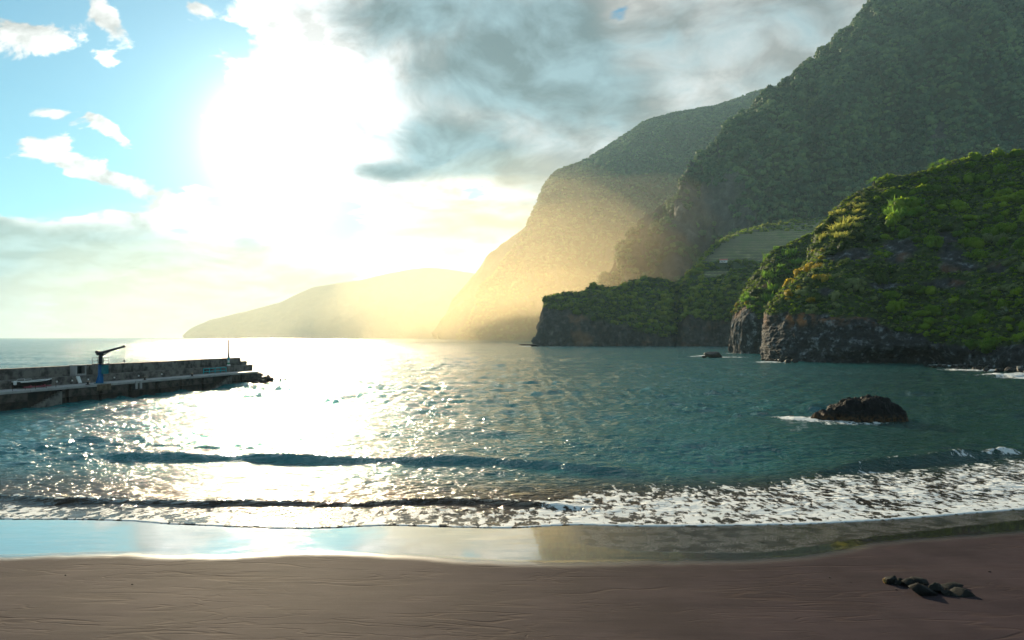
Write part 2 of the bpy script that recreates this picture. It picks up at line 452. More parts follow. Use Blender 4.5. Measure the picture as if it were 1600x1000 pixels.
def scatter(name, P, veg, src, density, smin, smax, seed, label=None, thr=0.3):
    me = mesh(name, P.reshape(-1, 3), grid_faces(*P.shape[:2]), None, False); attr(me, 'veg', veg)
    o = link(name, me); tag(o, kind='stuff', label=label)
    ng = bpy.data.node_groups.new(name, 'GeometryNodeTree')
    ng.interface.new_socket('Geometry', in_out='INPUT', socket_type='NodeSocketGeometry')
    ng.interface.new_socket('Geometry', in_out='OUTPUT', socket_type='NodeSocketGeometry')
    N = ng.nodes; L = ng.links
    gi = N.new('NodeGroupInput'); go = N.new('NodeGroupOutput')
    dp = N.new('GeometryNodeDistributePointsOnFaces'); dp.inputs['Seed'].default_value = seed
    na = N.new('GeometryNodeInputNamedAttribute'); na.data_type = 'FLOAT'; na.inputs[0].default_value = 'veg'
    mr = N.new('ShaderNodeMapRange'); mr.inputs[1].default_value = thr; mr.inputs[2].default_value = thr + .25
    mr.inputs[3].default_value = 0; mr.inputs[4].default_value = density
    L.new(na.outputs['Attribute'], mr.inputs[0]); L.new(mr.outputs[0], dp.inputs['Density'])
    ci = N.new('GeometryNodeCollectionInfo'); ci.inputs['Collection'].default_value = src
    ci.inputs['Separate Children'].default_value = True; ci.inputs['Reset Children'].default_value = True
    ip = N.new('GeometryNodeInstanceOnPoints'); ip.inputs['Pick Instance'].default_value = True
    rv = N.new('FunctionNodeRandomValue'); rv.data_type = 'FLOAT_VECTOR'
    rv.inputs[0].default_value = (-.25, -.25, 0); rv.inputs[1].default_value = (.25, .25, 6.28)
    rs = N.new('FunctionNodeRandomValue'); rs.data_type = 'FLOAT'
    rs.inputs[2].default_value = smin; rs.inputs[3].default_value = smax; rs.inputs['Seed'].default_value = seed + 3
    L.new(gi.outputs[0], dp.inputs['Mesh']); L.new(dp.outputs['Points'], ip.inputs['Points'])
    L.new(ci.outputs[0], ip.inputs['Instance']); L.new(rv.outputs[0], ip.inputs['Rotation']); L.new(rs.outputs[1], ip.inputs['Scale'])
    L.new(ip.outputs[0], go.inputs[0])
    md = o.modifiers.new('scatter', 'NODES'); md.node_group = ng
    return o

def back(p, slope=1.0, z=-15.):
    """a point behind and below a ridge point"""
    q = W(*p).copy(); dz = q[2] - z; q[1] += dz * slope; q[2] = z; return q

# ------------------------------------------------------------------ far headland across the water
def far_headland():
    prof = [(286, 527), (290, 521), (302, 511), (330, 498), (380, 486), (405, 480), (440, 470), (462, 458), (490, 446), (530, 440), (560, 436), (600, 426),
            (640, 418), (670, 415), (700, 418), (740, 424), (800, 434), (900, 450)]
    ctrl = []
    for px, py in prof:
        h = (527 - py)
        top = (px, py, 7600 - (px - 290) * 1.0)
        p0 = W(px, 527.0, 7000 - (px - 290) * 1.5); p0[2] = -15
        pm = W(*top) * .45 + p0 * .55; pm[1] -= h * .5
        ctrl.append([p0, pm, W(*top), back(top, .8)])
    P, v, u = loft(ctrl, 220, 60, [1, 1, .7]); n = normals(P)
    w = np.sin(np.clip(v / .72, 0, 1) * math.pi)[None, :, None]
    P = P + n * (fbm(P / 420, 4, .5, True)[..., None] * 70) * w
    P[..., 2] += fbm(P / 160, 3)[:, :] * 9 * sstep(.5, .72, v)[None, :] * sstep(0, .1, u)[:, None]
    terrain_obj('far_headland', P, M_FAR, {'veg': (.75 + .35 * fbm(P / 500, 3))})
far_headland()

# ------------------------------------------------------------------ second mountain, with its farther shoulder
def mountain_b():
    ridge2 = [(676, 527), (684, 520), (695, 496), (706, 470), (725, 446), (746, 422), (768, 392), (795, 372), (821, 350), (860, 320), (900, 300)]
    ctrl = []
    for i, (px, py) in enumerate(ridge2):
        D = 3900; t = i / 10
        p0 = W(px + 14, 527, 3500); p0[2] = -15
        top = W(px, py, D); pm = p0 * .5 + top * .5; pm[1] -= 60 * t
        ctrl.append([p0, pm, top, back((px, py, D), .6)])
    P, v, u = loft(ctrl, 130, 80, [1, 1, .7]); n = normals(P)
    w = np.sin(np.clip(v / .80, 0, 1) * math.pi)[None, :, None]
    P = P + n * fbm(P / np.array([190, 190, 420]), 5, .55, True)[..., None] * 60 * w
    terrain_obj('sea_cliff', P, M_CLIFF, {'veg': (.45 + .8 * fbm(P / 160, 4))})

    cols = [((712, 527), (716, 526)), ((726, 527), (732, 505)), ((742, 527), (752, 470)), ((760, 527), (772, 432)), ((790, 528), (800, 392)), ((805, 528), (822, 355)), ((815, 528), (832, 336)),
            ((824, 529), (843, 309)), ((832, 530), (852, 283)), ((850, 530), (869, 265)), ((880, 530), (909, 251)), ((915, 530), (944, 229)), ((960, 530), (985, 203)), ((985, 530), (1006, 187)),
            ((1040, 530), (1063, 172)), ((1090, 530), (1120, 163)), ((1150, 530), (1177, 142)), ((1200, 530), (1239, 126)), ((1260, 530), (1300, 108)), ((1330, 530), (1400, 80))]
    ctrl = []
    for i, ((bx, by), (tx, ty)) in enumerate(cols):
        t = i / (len(cols) - 1); h = (527 - ty) / 400
        p0 = W(bx, 527, 2750 - 350 * t); p0[2] = -15
        top = W(tx, ty, 3050 + 350 * h + 250 * t)
        c1 = p0 + (top - p0) * np.array([.30, .16, .36]); c2 = p0 + (top - p0) * np.array([.66, .50, .74])
        b1 = top + np.array([20, 260, -30.]); b2 = b1 + np.array([0, 700, 0]); b2[2] = -15
        ctrl.append([p0, c1, c2, top, b1, b2])
    P, v, u = loft(ctrl, 330, 230, [1, 1, .8, .25, .7]); n = normals(P)
    w = (sstep(0, .05, v) * (1 - sstep(.52, .745, v)))[None, :, None]
    gull = fbm(np.stack([P[..., 0] / 150 + P[..., 2] / 900, P[..., 1] / 400, P[..., 2] / 700], -1), 4, .55, True)
    P = P + n * (gull[..., None] * 62 * sstep(-60, 330, P[..., 2])[..., None] + fbm(P / 90, 4)[..., None] * 26) * w
    P[..., 2] += fbm(P / 60, 3) * 6 * sstep(.6, .74, v)[None, :] * sstep(0.05, .2, u)[:, None]
    n2 = normals(P); steep = 1 - np.abs(n2[..., 2])
    low = 1 - sstep(60, 420, P[..., 2])
    veg = .95 - .55 * sstep(.72, .92, steep) - .25 * low + .55 * fbm(P / 110, 4)
    terrain_obj('coastal_mountain', P, M_CLIFF, {'veg': veg})
    sel = P[:, :int(230 * .76)]
    scatter('ridge_forest', sel, veg[:, :int(230 * .76)], SRC, 0.004, 6, 13, 3, 'dense forest covering the steep coastal mountain')
mountain_b()

# ------------------------------------------------------------------ great forested mountain on the right
def mountain_a():
    cols = [((925, 527, 1450), (944, 447, 1500)), ((950, 527, 1430), (968, 418, 1510)), ((968, 527, 1400), (990, 391, 1520)), ((985, 527, 1350), (1010, 366, 1530)), ((1005, 527, 1320), (1042, 331, 1550)),
            ((1025, 527, 1280), (1077, 296, 1580)), ((1045, 527, 1260), (1104, 266, 1610)), ((1065, 527, 1240), (1129, 238, 1640)), ((1090, 527, 1220), (1145, 214, 1680)), ((1120, 527, 1200), (1157, 184, 1730)), ((1160, 527, 1180), (1196, 156, 1790)),
            ((1210, 527, 1160), (1250, 124, 1860)), ((1265, 527, 1150), (1282, 93, 1900)), ((1310, 527, 1150), (1322, 52, 1930)), ((1350, 527, 1140), (1345, 26, 1950)), ((1400, 527, 1140), (1372, -2, 1980)),
            ((1460, 527, 1140), (1425, -40, 2010)), ((1540, 527, 1140), (1500, -66, 2030)), ((1650, 527, 1150), (1620, -72, 2040)), ((1800, 527, 1150), (1800, -72, 2050)), ((2050, 527, 1150), (2050, -60, 2060))]
    ctrl = []
    for i, (b, t) in enumerate(cols):
        p0 = W(*b); p0[2] = -15; top = W(*t); s = i / (len(cols) - 1)
        e1 = .10 + .22 * sstep(.1, .5, s)      # left edge is a cliff, the right a steep slope
        c1 = p0 + (top - p0) * np.array([.26, e1, .22]); c2 = p0 + (top - p0) * np.array([.62, .52, .62])
        b1 = top + np.array([60, 160, -20.]); b2 = b1 + np.array([300, 900, 0]); b2[2] = -15
        ctrl.append([p0, c1, c2, top, b1, b2])
    P, v, u = loft(ctrl, 420, 330, [.8, 1.1, 1.0, .2, .7]); n = normals(P)
    w = (sstep(0, .05, v) * (1 - sstep(.70, .765, v)))[None, :, None]
    # gullies that run down the slope
    g = fbm(np.stack([P[..., 0] / 105 - P[..., 2] / 420, P[..., 1] / 420, P[..., 2] / 700], -1), 4, .5, True)
    for px, dep, wd in ((1590, 34, 14), (1480, 14, 9), (1360, 12, 10), (1260, 12, 12)):
        xx = (P[..., 0] / P[..., 1]) * F + 800; cen = px + (P[..., 2] - 300) * .055 + 14 * fbm(P / 160, 2)
        P = P - n * (dep * np.exp(-((xx - cen) / wd) ** 2))[..., None] * w
    P = P + n * (g[..., None] * 46 + fbm(P / np.array([62, 200, 300]), 3, .5, True)[..., None] * 38 + fbm(P / 45, 3)[..., None] * 12) * w
    P[..., 2] += fbm(P / 30, 3) * 3 * sstep(.66, .78, v)[None, :]
    edge = (1 - sstep(.18, .36, u))[:, None]
    n2 = normals(P); steep = 1 - np.abs(n2[..., 2])
    crag = fbm(P / np.array([70, 70, 110]), 4, .55)
    veg = 1.10 - edge * (.45 + 1.3 * crag) * (1 - sstep(330, 560, P[..., 2])) + .25 * crag - .35 * sstep(.86, .97, steep)
    xx = (P[..., 0] / P[..., 1]) * F + 800; zz = H + 0 * xx; pyy = 527 - (P[..., 2] - H) / P[..., 1] * F
    bare = np.exp(-((xx - 1467) / 13) ** 2 - ((pyy - 210) / 26) ** 2) + np.exp(-((xx - 1075) / 30) ** 2 - ((pyy - 345) / 45) ** 2) * .5
    veg = veg - bare * (1.1 + 1.2 * crag)
    P0 = P.copy(); P = P + n2 * (fbm(P / 9, 3, .6, True) * 5 * (veg < .55))[..., None]
    terrain_obj('forested_mountain', P, M_CLIFF, {'veg': veg})
    j = int(330 * .79)
    scatter('mountain_forest', P0[:, :j], veg[:, :j], SRC, 0.009, 5.5, 13, 11, 'dense broadleaf forest covering the great mountain', .35)
mountain_a()
# ------------------------------------------------------------------ middle headland
def px_of(P): return P[..., 0] / P[..., 1] * F + 800, 527 - (P[..., 2] - H) / P[..., 1] * F
def spot(xx, yy, cx, cy, rx, ry): return np.exp(-((xx - cx) / rx) ** 2 - ((yy - cy) / ry) ** 2)

def middle_headland():
    prof = [(833, 540, 846), (842, 505, 847), (848, 480, 852), (858, 466, 862), (875, 463, 880), (895, 461, 900), (920, 457, 925), (950, 452, 950), (985, 448, 985), (1010, 446, 1010),
            (1035, 440, 1035), (1070, 443, 1070), (1100, 440, 1100), (1140, 428, 1140), (1180, 420, 1180), (1230, 415, 1230), (1300, 405, 1300)]
    cliff = [538, 530, 505, 500, 502, 505, 502, 506, 514, 518, 512, 500, 490, 488, 485, 480, 480]
    ctrl = []
    for i, ((bx, ry, rx), cy) in enumerate(zip(prof, cliff)):
        t = sstep(0, 5, i); D0 = 765 - 25 * sstep(8, 16, i)
        p0 = W(bx + 1, 541, D0); p0[2] = -8
        p1 = W(bx, cy, D0 + 4); p2 = W(bx * .5 + rx * .5, cy * .4 + ry * .6, D0 + 10 + 26 * t); top = W(rx, ry, D0 + 20 + 60 * t)
        b1 = top + np.array([15, 60, -4.]); b2 = b1 + np.array([30, 130, 0]); b2[2] = -8
        ctrl.append([p0, p1, p2, top, b1, b2])
    P, v, u = loft(ctrl, 360, 170, [1.1, .9, .9, .3, .7]); n = normals(P)
    xx, yy = px_of(P)
    w = (sstep(0.02, .06, v) * (1 - sstep(.72, .76, v)))[None, :, None]
    cl = fbm(np.stack([P[..., 0] / 26, P[..., 1] / 26, P[..., 2] / 60], -1), 5, .6, True)
    P = P + n * (cl[..., None] * 7 + fbm(P / 8, 4)[..., None] * 2.5) * w
    for cx, dep, wd in ((1058, 14, 7), (1010, -9, 22), (930, -5, 14), (1120, 6, 10)):
        P = P - n * (dep * np.exp(-((xx - cx) / wd) ** 2))[..., None] * w
    xx, yy = px_of(P)
    clip = np.interp(xx, [840, 860, 900, 950, 1000, 1030, 1050, 1062, 1080, 1110, 1140, 1200], [470, 486, 492, 500, 512, 524, 520, 505, 492, 502, 505, 500])
    veg = sstep(8, -8, yy - clip + 14 * fbm(P / 22, 4)) * 1.0 + .1
    veg = veg - .5 * spot(xx, yy, 1092, 478, 10, 16) - .4 * spot(xx, yy, 915, 482, 16, 8)
    terrain_obj('middle_headland', P, M_ROCK_MID, {'veg': veg, 'rust': .8 * sstep(.2, .6, fbm(P / 30, 3) + .25)})
    j = int(170 * .80)
    scatter('headland_scrub', P[:, :j], veg[:, :j], SRC_UND, .055, 1.6, 3.6, 21, 'low green scrub covering the middle headland', .42)
    return P[:, :j], veg[:, :j]

def terrace_slope():
    cols = [((1050, 475, 872), (1056, 452, 885), (1060, 448, 895)), ((1080, 478, 862), (1086, 428, 905), (1090, 420, 915)), ((1098, 480, 855), (1103, 410, 925), (1107, 400, 938)),
            ((1118, 480, 850), (1120, 408, 930), (1130, 378, 990)), ((1150, 480, 850), (1150, 404, 935), (1158, 363, 1045)), ((1190, 480, 850), (1190, 400, 945), (1200, 354, 1075)),
            ((1240, 480, 850), (1240, 392, 955), (1245, 347, 1095)), ((1300, 480, 850), (1300, 385, 965), (1310, 340, 1120)), ((1380, 480, 850), (1380, 380, 970), (1380, 335, 1130))]
    ctrl = []
    for a, b, c in cols:
        p0 = W(*a); p0[2] = -10; top = W(*c); b1 = top + np.array([10, 60, 8.]); ctrl.append([p0, W(*a), W(*b), top, b1])
    P, v, u = loft(ctrl, 170, 300, [.1, .8, 1.6, .3])
    P = P + normals(P) * (fbm(P / 40, 3) * 3 * (1 - sstep(.4, .5, v)[None, :]))[..., None]
    xx, yy = px_of(P)
    msk = sstep(412, 404, yy) * sstep(0, .1, u)[:, None] + spot(xx, yy, 1125, 428, 30, 5) * 1.2
    msk = np.clip(msk * sstep(.10, .17, u[:, None] + .05 * fbm(P / 14, 3)), 0, 1); stp = 5.2
    q = P[..., 2] / stp + .35 * fbm(P / 60, 2); fr = q - np.floor(q)
    P[..., 2] += msk * stp * (sstep(.35, .65, fr) - fr) * .95
    m, nt, b, _ = new_mat('terraced_field'); G = geopos(nt)
    g = nt.nodes.new('ShaderNodeNewGeometry'); sp = nt.nodes.new('ShaderNodeSeparateXYZ'); nt.links.new(g.outputs['True Normal'], sp.inputs[0])
    flat = X(nt, sp.outputs[2]).ss(.35, .75)
    soil = ramp(nt, noise(nt, G, .06, 5, .6), (.35, (.16, .27, .05)), (.52, (.33, .34, .13)), (.7, (.48, .42, .26)))
    soil = mixc(nt, attrn(nt, 'veg').ss(.3, .6), soil, (.03, .055, .015))
    setp(nt, b, col=mixc(nt, flat, (.16, .15, .10), soil), rough=.9, normal=bump(nt, noise(nt, G, .6, 4, .6), .8, 1.2))
    rimv = np.clip(sstep(.80, .86, v)[None, :] + sstep(.16, .08, u)[:, None], 0, 1)
    terrain_obj('terraced_hillside', P, m, {'veg': np.maximum(1 - msk, rimv)})
    veg = np.maximum(1 - msk, rimv) + .35 * sstep(.1, .5, fbm(P / 30, 3)) - .1
    veg = np.where(yy < 362, .7, veg)
    scatter('terrace_bushes', P, veg, SRC_UND, .02, 2.0, 5.0, 23, 'bushes growing between the terraced fields', .45)
    return P, veg, msk

def promontory():
    prof = [(1141, 550, 1143), (1145, 520, 1146), (1149, 492, 1149), (1156, 478, 1154), (1165, 458, 1163), (1175, 438, 1174), (1190, 418, 1190), (1208, 390, 1210), (1230, 380, 1235), (1250, 368, 1258), (1290, 352, 1295), (1340, 342, 1345)]
    cliff = [549, 540, 510, 505, 500, 499, 498, 498, 496, 495, 494, 494]
    ctrl = []
    for i, ((bx, ry, rx), cy) in enumerate(zip(prof, cliff)):
        t = sstep(0, 6, i); D0 = 436 - 26 * t
        p0 = W(bx - 1, 552, D0 + 3); p0[2] = -5
        p1 = W(bx, cy, D0 + 2); p2 = W(bx * .5 + rx * .5, cy * .45 + ry * .55, D0 + 8 + 14 * t); top = W(rx, ry, D0 + 14 + 42 * t)
        b1 = top + np.array([12, 20, -3.]); b2 = b1 + np.array([30, 70, 0]); b2[2] = -5
        ctrl.append([p0, p1, p2, top, b1, b2])
    P, v, u = loft(ctrl, 200, 150, [1.1, .9, .9, .3, .7]); n = normals(P)
    w = (sstep(0.0, .05, v) * (1 - sstep(.72, .76, v)))[None, :, None]
    P = P + n * (fbm(np.stack([P[..., 0] / 9, P[..., 1] / 9, P[..., 2] / 26], -1), 5, .6, True)[..., None] * 2.6 + fbm(P / 3, 3)[..., None] * .7) * w
    xx, yy = px_of(P)
    veg = sstep(6, -6, yy - np.interp(xx, [1145, 1165, 1185, 1205, 1300], [492, 478, 496, 494, 490]) + 8 * fbm(P / 10, 3)) + .05
    veg = veg - .7 * spot(xx, yy, 1200, 447, 16, 10)
    terrain_obj('rocky_promontory', P, M_ROCK_NEAR, {'veg': veg, 'rust': spot(xx, yy, 1160, 488, 14, 12) + spot(xx, yy, 1200, 445, 16, 14)})
    j = int(150 * .8)
    scatter('promontory_scrub', P[:, :j], veg[:, :j], SRC_UND, .22, .8, 1.7, 31, 'low scrub covering the rocky promontory', .4)
    return P[:, :j], veg[:, :j]

def near_headland():
    # base px, base py, inner D shift (cave), cliff top py, ridge px, ridge py, ridge D
    rows = [(1205, 561, 0, 492, 1208, 488, 306), (1212, 563, 0, 490, 1216, 474, 310), (1225, 564, 0, 490, 1230, 452, 318), (1245, 565, 0, 492, 1249, 424, 328), (1268, 566, 1, 493, 1267, 394, 338),
            (1295, 567, 2, 496, 1286, 356, 348), (1335, 568, 4, 500, 1320, 324, 354), (1375, 568, 9, 503, 1354, 297, 356), (1415, 569, 15, 508, 1396, 277, 356), (1465, 570, 19, 515, 1450, 262, 352),
            (1515, 572, 18, 524, 1505, 258, 348), (1560, 574, 14, 532, 1550, 248, 344), (1605, 577, 12, 538, 1600, 233, 340), (1680, 582, 10, 540, 1690, 212, 330), (1800, 590, 8, 540, 1820, 190, 320), (2000, 610, 6, 540, 2050, 160, 310)]
    ctrl = []
    for (bx, by, cv, cy, rx, ry, rd) in rows:
        D = H * F / (by - 527)
        p0 = W(bx, by, D); p0[1] += cv; p0[2] = -4
        p1 = W(bx, by - 13, D); p1[1] += cv * .9; p1[2] = 2.5 + cv * .10
        p2 = W(bx, by - 22 - cv * .35, D + .5)
        p3 = W(bx, cy, D + 5)
        mid = W((bx + rx) / 2, cy * .52 + ry * .48, D + (rd - D) * .34 + 2); top = W(rx, ry, rd)
        b1 = top + np.array([15, 22, -1.5]); b2 = b1 + np.array([30, 60, 0]); b2[2] = -4
        ctrl.append([p0, p1, p2, p3, mid, top, b1, b2])
    P, v, u = loft(ctrl, 460, 300, [.35, .35, .8, 1.0, 1.0, .25, .6]); n = normals(P)
    w = (sstep(0.0, .03, v) * (1 - sstep(.80, .83, v)))[None, :, None]
    blocky = fbm(np.stack([P[..., 0] / 11, P[..., 1] / 11, P[..., 2] / 9], -1), 6, .62, True)
    strata = fbm(np.stack([P[..., 0] / 40, P[..., 1] / 40, P[..., 2] / 5.5], -1), 4, .6, True)
    lowf = fbm(P / 34, 3)
    P = P + n * (blocky[..., None] * 2.1 + strata[..., None] * 1.2 + fbm(P / 2.2, 3)[..., None] * .6 + lowf[..., None] * 6.5) * w
    P = P + n * (perlin(P / .9) * .35 * (v < .45)[None, :])[..., None] * w
    xx, yy = px_of(P)
    cyl = np.interp(xx, [1205, 1300, 1370, 1430, 1480, 1540, 1600], [488, 492, 502, 522, 538, 545, 540])
    veg = sstep(7, -7, yy - cyl + 16 * fbm(P / 9, 4)) * 1.05
    rock = 1.5 * sum(a * spot(xx, yy, cx, cy, rx, ry) for cx, cy, rx, ry, a in
               ((1340, 398, 22, 10, 1.1), (1405, 392, 26, 20, 1.0), (1478, 375, 20, 14, .9), (1490, 400, 24, 10, .9), (1500, 418, 34, 8, .7), (1385, 446, 30, 6, .8), (1470, 443, 40, 8, .9), (1300, 402, 24, 8, .5), (1290, 455, 16, 7, .7), (1560, 420, 20, 20, .5)))
    veg = veg - rock * (1.0 + 1.1 * fbm(P / 7, 3))
    rust = (spot(xx, yy, 1235, 497, 46, 14) * 1.2 + spot(xx, yy, 1330, 500, 60, 8)) * sstep(-.25, .25, fbm(P / 4, 4)) + .5 * sstep(.1, .5, fbm(P / 18, 3)) * (yy < 500)
    terrain_obj('near_headland', P, M_ROCK_NEAR, {'veg': veg, 'rust': rust})
    j = int(300 * .84)
    scatter('headland_undergrowth', P[:, 20:j], veg[:, 20:j], SRC_UND, .30, .55, 1.25, 41, 'tangled undergrowth covering the near headland', .42)
    return P[:, :j], veg[:, :j]

PM, VM = middle_headland()
PT_, VT, MT = terrace_slope()
PP, VP = promontory()
PN, VN = near_headland()

# ------------------------------------------------------------------ plants one by one
def pick(P, veg, num, thr, cond=None, mind=None, seed=0):
    """well spaced points of a surface that face the camera and lie in the picture"""
    r = np.random.default_rng(seed); n = normals(P); xx, yy = px_of(P)
    view = P - np.array([0, 0, H]); vd = np.linalg.norm(view, axis=2)
    facing = np.abs((n * view).sum(2)) / vd
    ok = (veg > thr) & (xx < 1612) & (yy > -5)
    if cond is not None: ok &= cond(xx, yy)
    I = np.argwhere(ok)
    if len(I) == 0: return []
    # weight by the area a cell covers in the picture
    gx = np.gradient(xx, axis=0) * np.gradient(yy, axis=1) - np.gradient(xx, axis=1) * np.gradient(yy, axis=0)
    wgt = np.abs(gx)[ok] + .3; I = I[r.choice(len(I), min(len(I), num * 40), p=wgt / wgt.sum())]
    out = []; cell = []
    for i, j in I:
        q = (xx[i, j], yy[i, j])
        if all((q[0] - a) ** 2 + (q[1] - b) ** 2 > mind ** 2 for a, b in cell):
            cell.append(q); out.append((P[i, j], n[i, j], q))
            if len(out) >= num: break
    return out

PROTO = {}
def proto(kind, k):
    key = (kind, k)
    if key in PROTO: return PROTO[key]
    s = 300 + k + 17 * len(kind)
    if kind in ('green', 'dark', 'yellow', 'grey', 'tree', 'olive'):
        mt = {'green': M_LEAF, 'dark': M_LEAF_DK, 'yellow': M_LEAF_YE, 'grey': M_LEAF_GY, 'tree': M_LEAF_MID, 'olive': M_LEAF_MID}[kind]
        V, Fc = leaf_blob(520 if kind != 'tree' else 260, .115 if kind != 'tree' else .15, s, lumps=11 if kind != 'tree' else 8, flat=.75)
    elif kind == 'reed': V, Fc = reed_blob(190, s, 1.0, 1.25, .035, .8); mt = M_REED
    elif kind == 'pale_reed': V, Fc = reed_blob(230, s, 1.0, 1.0, .035, 1.0); mt = M_LEAF_PALE
    elif kind == 'agave': V, Fc = agave_blob(46, s); mt = M_AGAVE
    me = mesh(kind + '_plant', V, Fc, mt); PROTO[key] = me; return me
M_LEAF_MID = leaf_mat('headland_tree_leaves', (.046, .092, .013), (.14, .205, .028), (.36, .36, .06), .4)
M_AGAVE = leaf_mat('agave_leaves', (.05, .09, .06), (.10, .15, .10), (.18, .22, .14), .15)
M_LEAF_PALE = leaf_mat('pale_reed_leaves', (.20, .22, .06), (.34, .36, .11), (.50, .46, .17), .5)

def plant(kind, name, p, rad, label, cat, group, sink=.25, squash=1.0):
    r = random.random
    o = link(name, proto(kind, random.randrange(5 if kind in ('green', 'tree') else 3)))
    o.location = (p[0], p[1], p[2] - rad * sink); o.scale = (rad * (.65 + .8 * r()), rad * (.65 + .7 * r()), rad * squash * (.6 + .75 * r()))
    o.rotation_euler = ((r() - .5) * .5, (r() - .5) * .5, r() * 6.28)
    return tag(o, label, cat, group)

def near_plants():
    ZONES = [
        ('reed', 'reed_clump', lambda x, y: ((x - 1412) / 30) ** 2 + ((y - 325) / 20) ** 2 < 1, PN, VN, 16, 8, 2.4, 'bright green arching reed clump high on the near headland slope', 'reeds'),
        ('pale_reed', 'pale_reed_clump', lambda x, y: (x < 1352) & (y < 372) & (y > 300), PN, VN, 26, 8, 2.5, 'pale yellow reed clump on the sunlit left rim of the near headland', 'reeds'),
        ('reed', 'reed_clump', lambda x, y: ((x - 1222) / 32) ** 2 + ((y - 412) / 26) ** 2 < 1, PP, VP, 16, 8, 3.2, 'lush green reed clump on the ridge behind the near headland', 'reeds'),
        ('reed', 'reed_clump', lambda x, y: (x > 1158) & (x < 1212) & (y > 452) & (y < 492), PP, VP, 16, 7, 3.0, 'lush green reed clump above the dark promontory cliff', 'reeds'),
        ('yellow', 'yellow_shrub', lambda x, y: (x < 1172) & (y > 468) & (y < 506), PP, VP, 12, 6, 2.3, 'golden yellow shrub hanging over the outer edge of the promontory', 'shrub'),
        ('yellow', 'yellow_shrub', lambda x, y: (x < 1290) & (y > 385) & (y < 474) & (x > 1232), PN, VN, 22, 8, 2.4, 'golden yellow shrub on the sunlit left side of the near headland', 'shrub'),
        ('grey', 'grey_green_shrub', lambda x, y: (x < 1370) & (y > 430) & (y < 490), PN, VN, 34, 9, 2.2, 'grey green shrub just above the dark cliff of the near headland', 'shrub'),
        ('agave', 'agave', lambda x, y: ((x - 1400) / 36) ** 2 + ((y - 476) / 16) ** 2 < 1, PN, VN, 16, 8, 1.9, 'blue green agave rosette above the dark cliff hollow', 'agave'),
        ('agave', 'agave', lambda x, y: ((x - 1585) / 24) ** 2 + ((y - 480) / 26) ** 2 < 1, PN, VN, 12, 9, 2.0, 'blue green agave rosette at the right end of the near headland', 'agave'),
        ('dark', 'dark_shrub', lambda x, y: (y > 300) & (y < 470) & (x < 1480) & (x > 1255), PN, VN, 62, 10, 2.6, 'dark leafy shrub on the middle slope of the near headland', 'shrub'),
        ('green', 'green_shrub', lambda x, y: (y < 400) & (x > 1370), PN, VN, 105, 11, 3.3, 'bright green leafy shrub on the upper slope of the near headland', 'shrub'),
        ('green', 'green_shrub', lambda x, y: (y > 452) & (x > 1390), PN, VN, 66, 10, 2.3, 'leafy green shrub draped over the lower cliff of the near headland', 'shrub'),
        ('grey', 'grey_green_shrub', lambda x, y: (x > 1510) & (y > 370) & (y < 460), PN, VN, 20, 11, 2.2, 'dry grey green shrub halfway up the right end of the headland', 'shrub'),
        ('dark', 'dark_shrub', lambda x, y: (x < 1262) & (y < 470), PP, VP, 26, 9, 3.4, 'dark leafy shrub on the ridge behind the near headland', 'shrub'),
    ]
    xr = {}
    for z, (kind, name, cond, P, veg, num, mind, rad, label, cat) in enumerate(ZONES):
        pts = pick(P, veg, num, .55, cond, mind, 50 + z)
        for p, n, q in pts:
            rr = rad * random.choice((.6, .75, .9, 1.1, 1.5, 1.8)); lab = label
            if num > 20:
                lo, hi = xr.setdefault(z, (min(c[2][0] for c in pts), max(c[2][0] for c in pts))); yl = min(c[2][1] for c in pts); yh = max(c[2][1] for c in pts)
                side = ('left', 'centre', 'right')[min(2, int(3 * (q[0] - lo) / (hi - lo + .1)))]; lev = ('upper', 'middle', 'lower')[min(2, int(3 * (q[1] - yl) / (yh - yl + .1)))]
                lab = ('large ' if rr > rad * 1.3 else 'small ' if rr < rad * .8 else '') + label + ', ' + lev + ' ' + side
            plant(kind, name, p, rr, lab, cat, label.replace('clump', 'clumps').replace('shrub', 'shrubs').replace('rosette', 'rosettes'))
    for p, n, q in pick(PM, VM, 240, .5, lambda x, y: (x < 1160), 5.2, 90):
        rr = random.uniform(4.0, 7.0); sky = 527 - q[1] > np.interp(q[0], [845, 870, 950, 1035, 1160], [52, 60, 70, 80, 90])
        lab = ('broad' if rr > 6 else 'small' if rr < 5 else 'round') + ' crowned tree ' + ('on the skyline' if sky else 'just above the sea cliff' if q[1] > 488 else 'on the slope') + ', middle headland, ' + \
            ('near its seaward tip' if q[0] < 910 else 'left of its middle' if q[0] < 985 else 'right of its middle' if q[0] < 1070 else 'near its landward end')
        plant('tree', 'headland_tree', p, rr, lab, 'tree', 'trees covering the middle headland', .15)
    for p, n, q in pick(PT_, VT, 60, .5, lambda x, y: (x > 1060) & (x < 1262) & (y > 345) & (y < 445), 7, 91):
        rr = random.uniform(4.5, 8.5); lab = ('broad' if rr > 6.5 else 'small') + ' crowned tree ' + ('above' if q[1] < 368 else 'below' if q[1] > 408 else 'beside') + ' the terraced fields, ' + ('at their left' if q[0] < 1130 else 'midway along' if q[0] < 1190 else 'at their right')
        plant('tree', 'terrace_tree', p, rr, lab, 'tree', 'trees beside the terraced fields', .15)
near_plants()

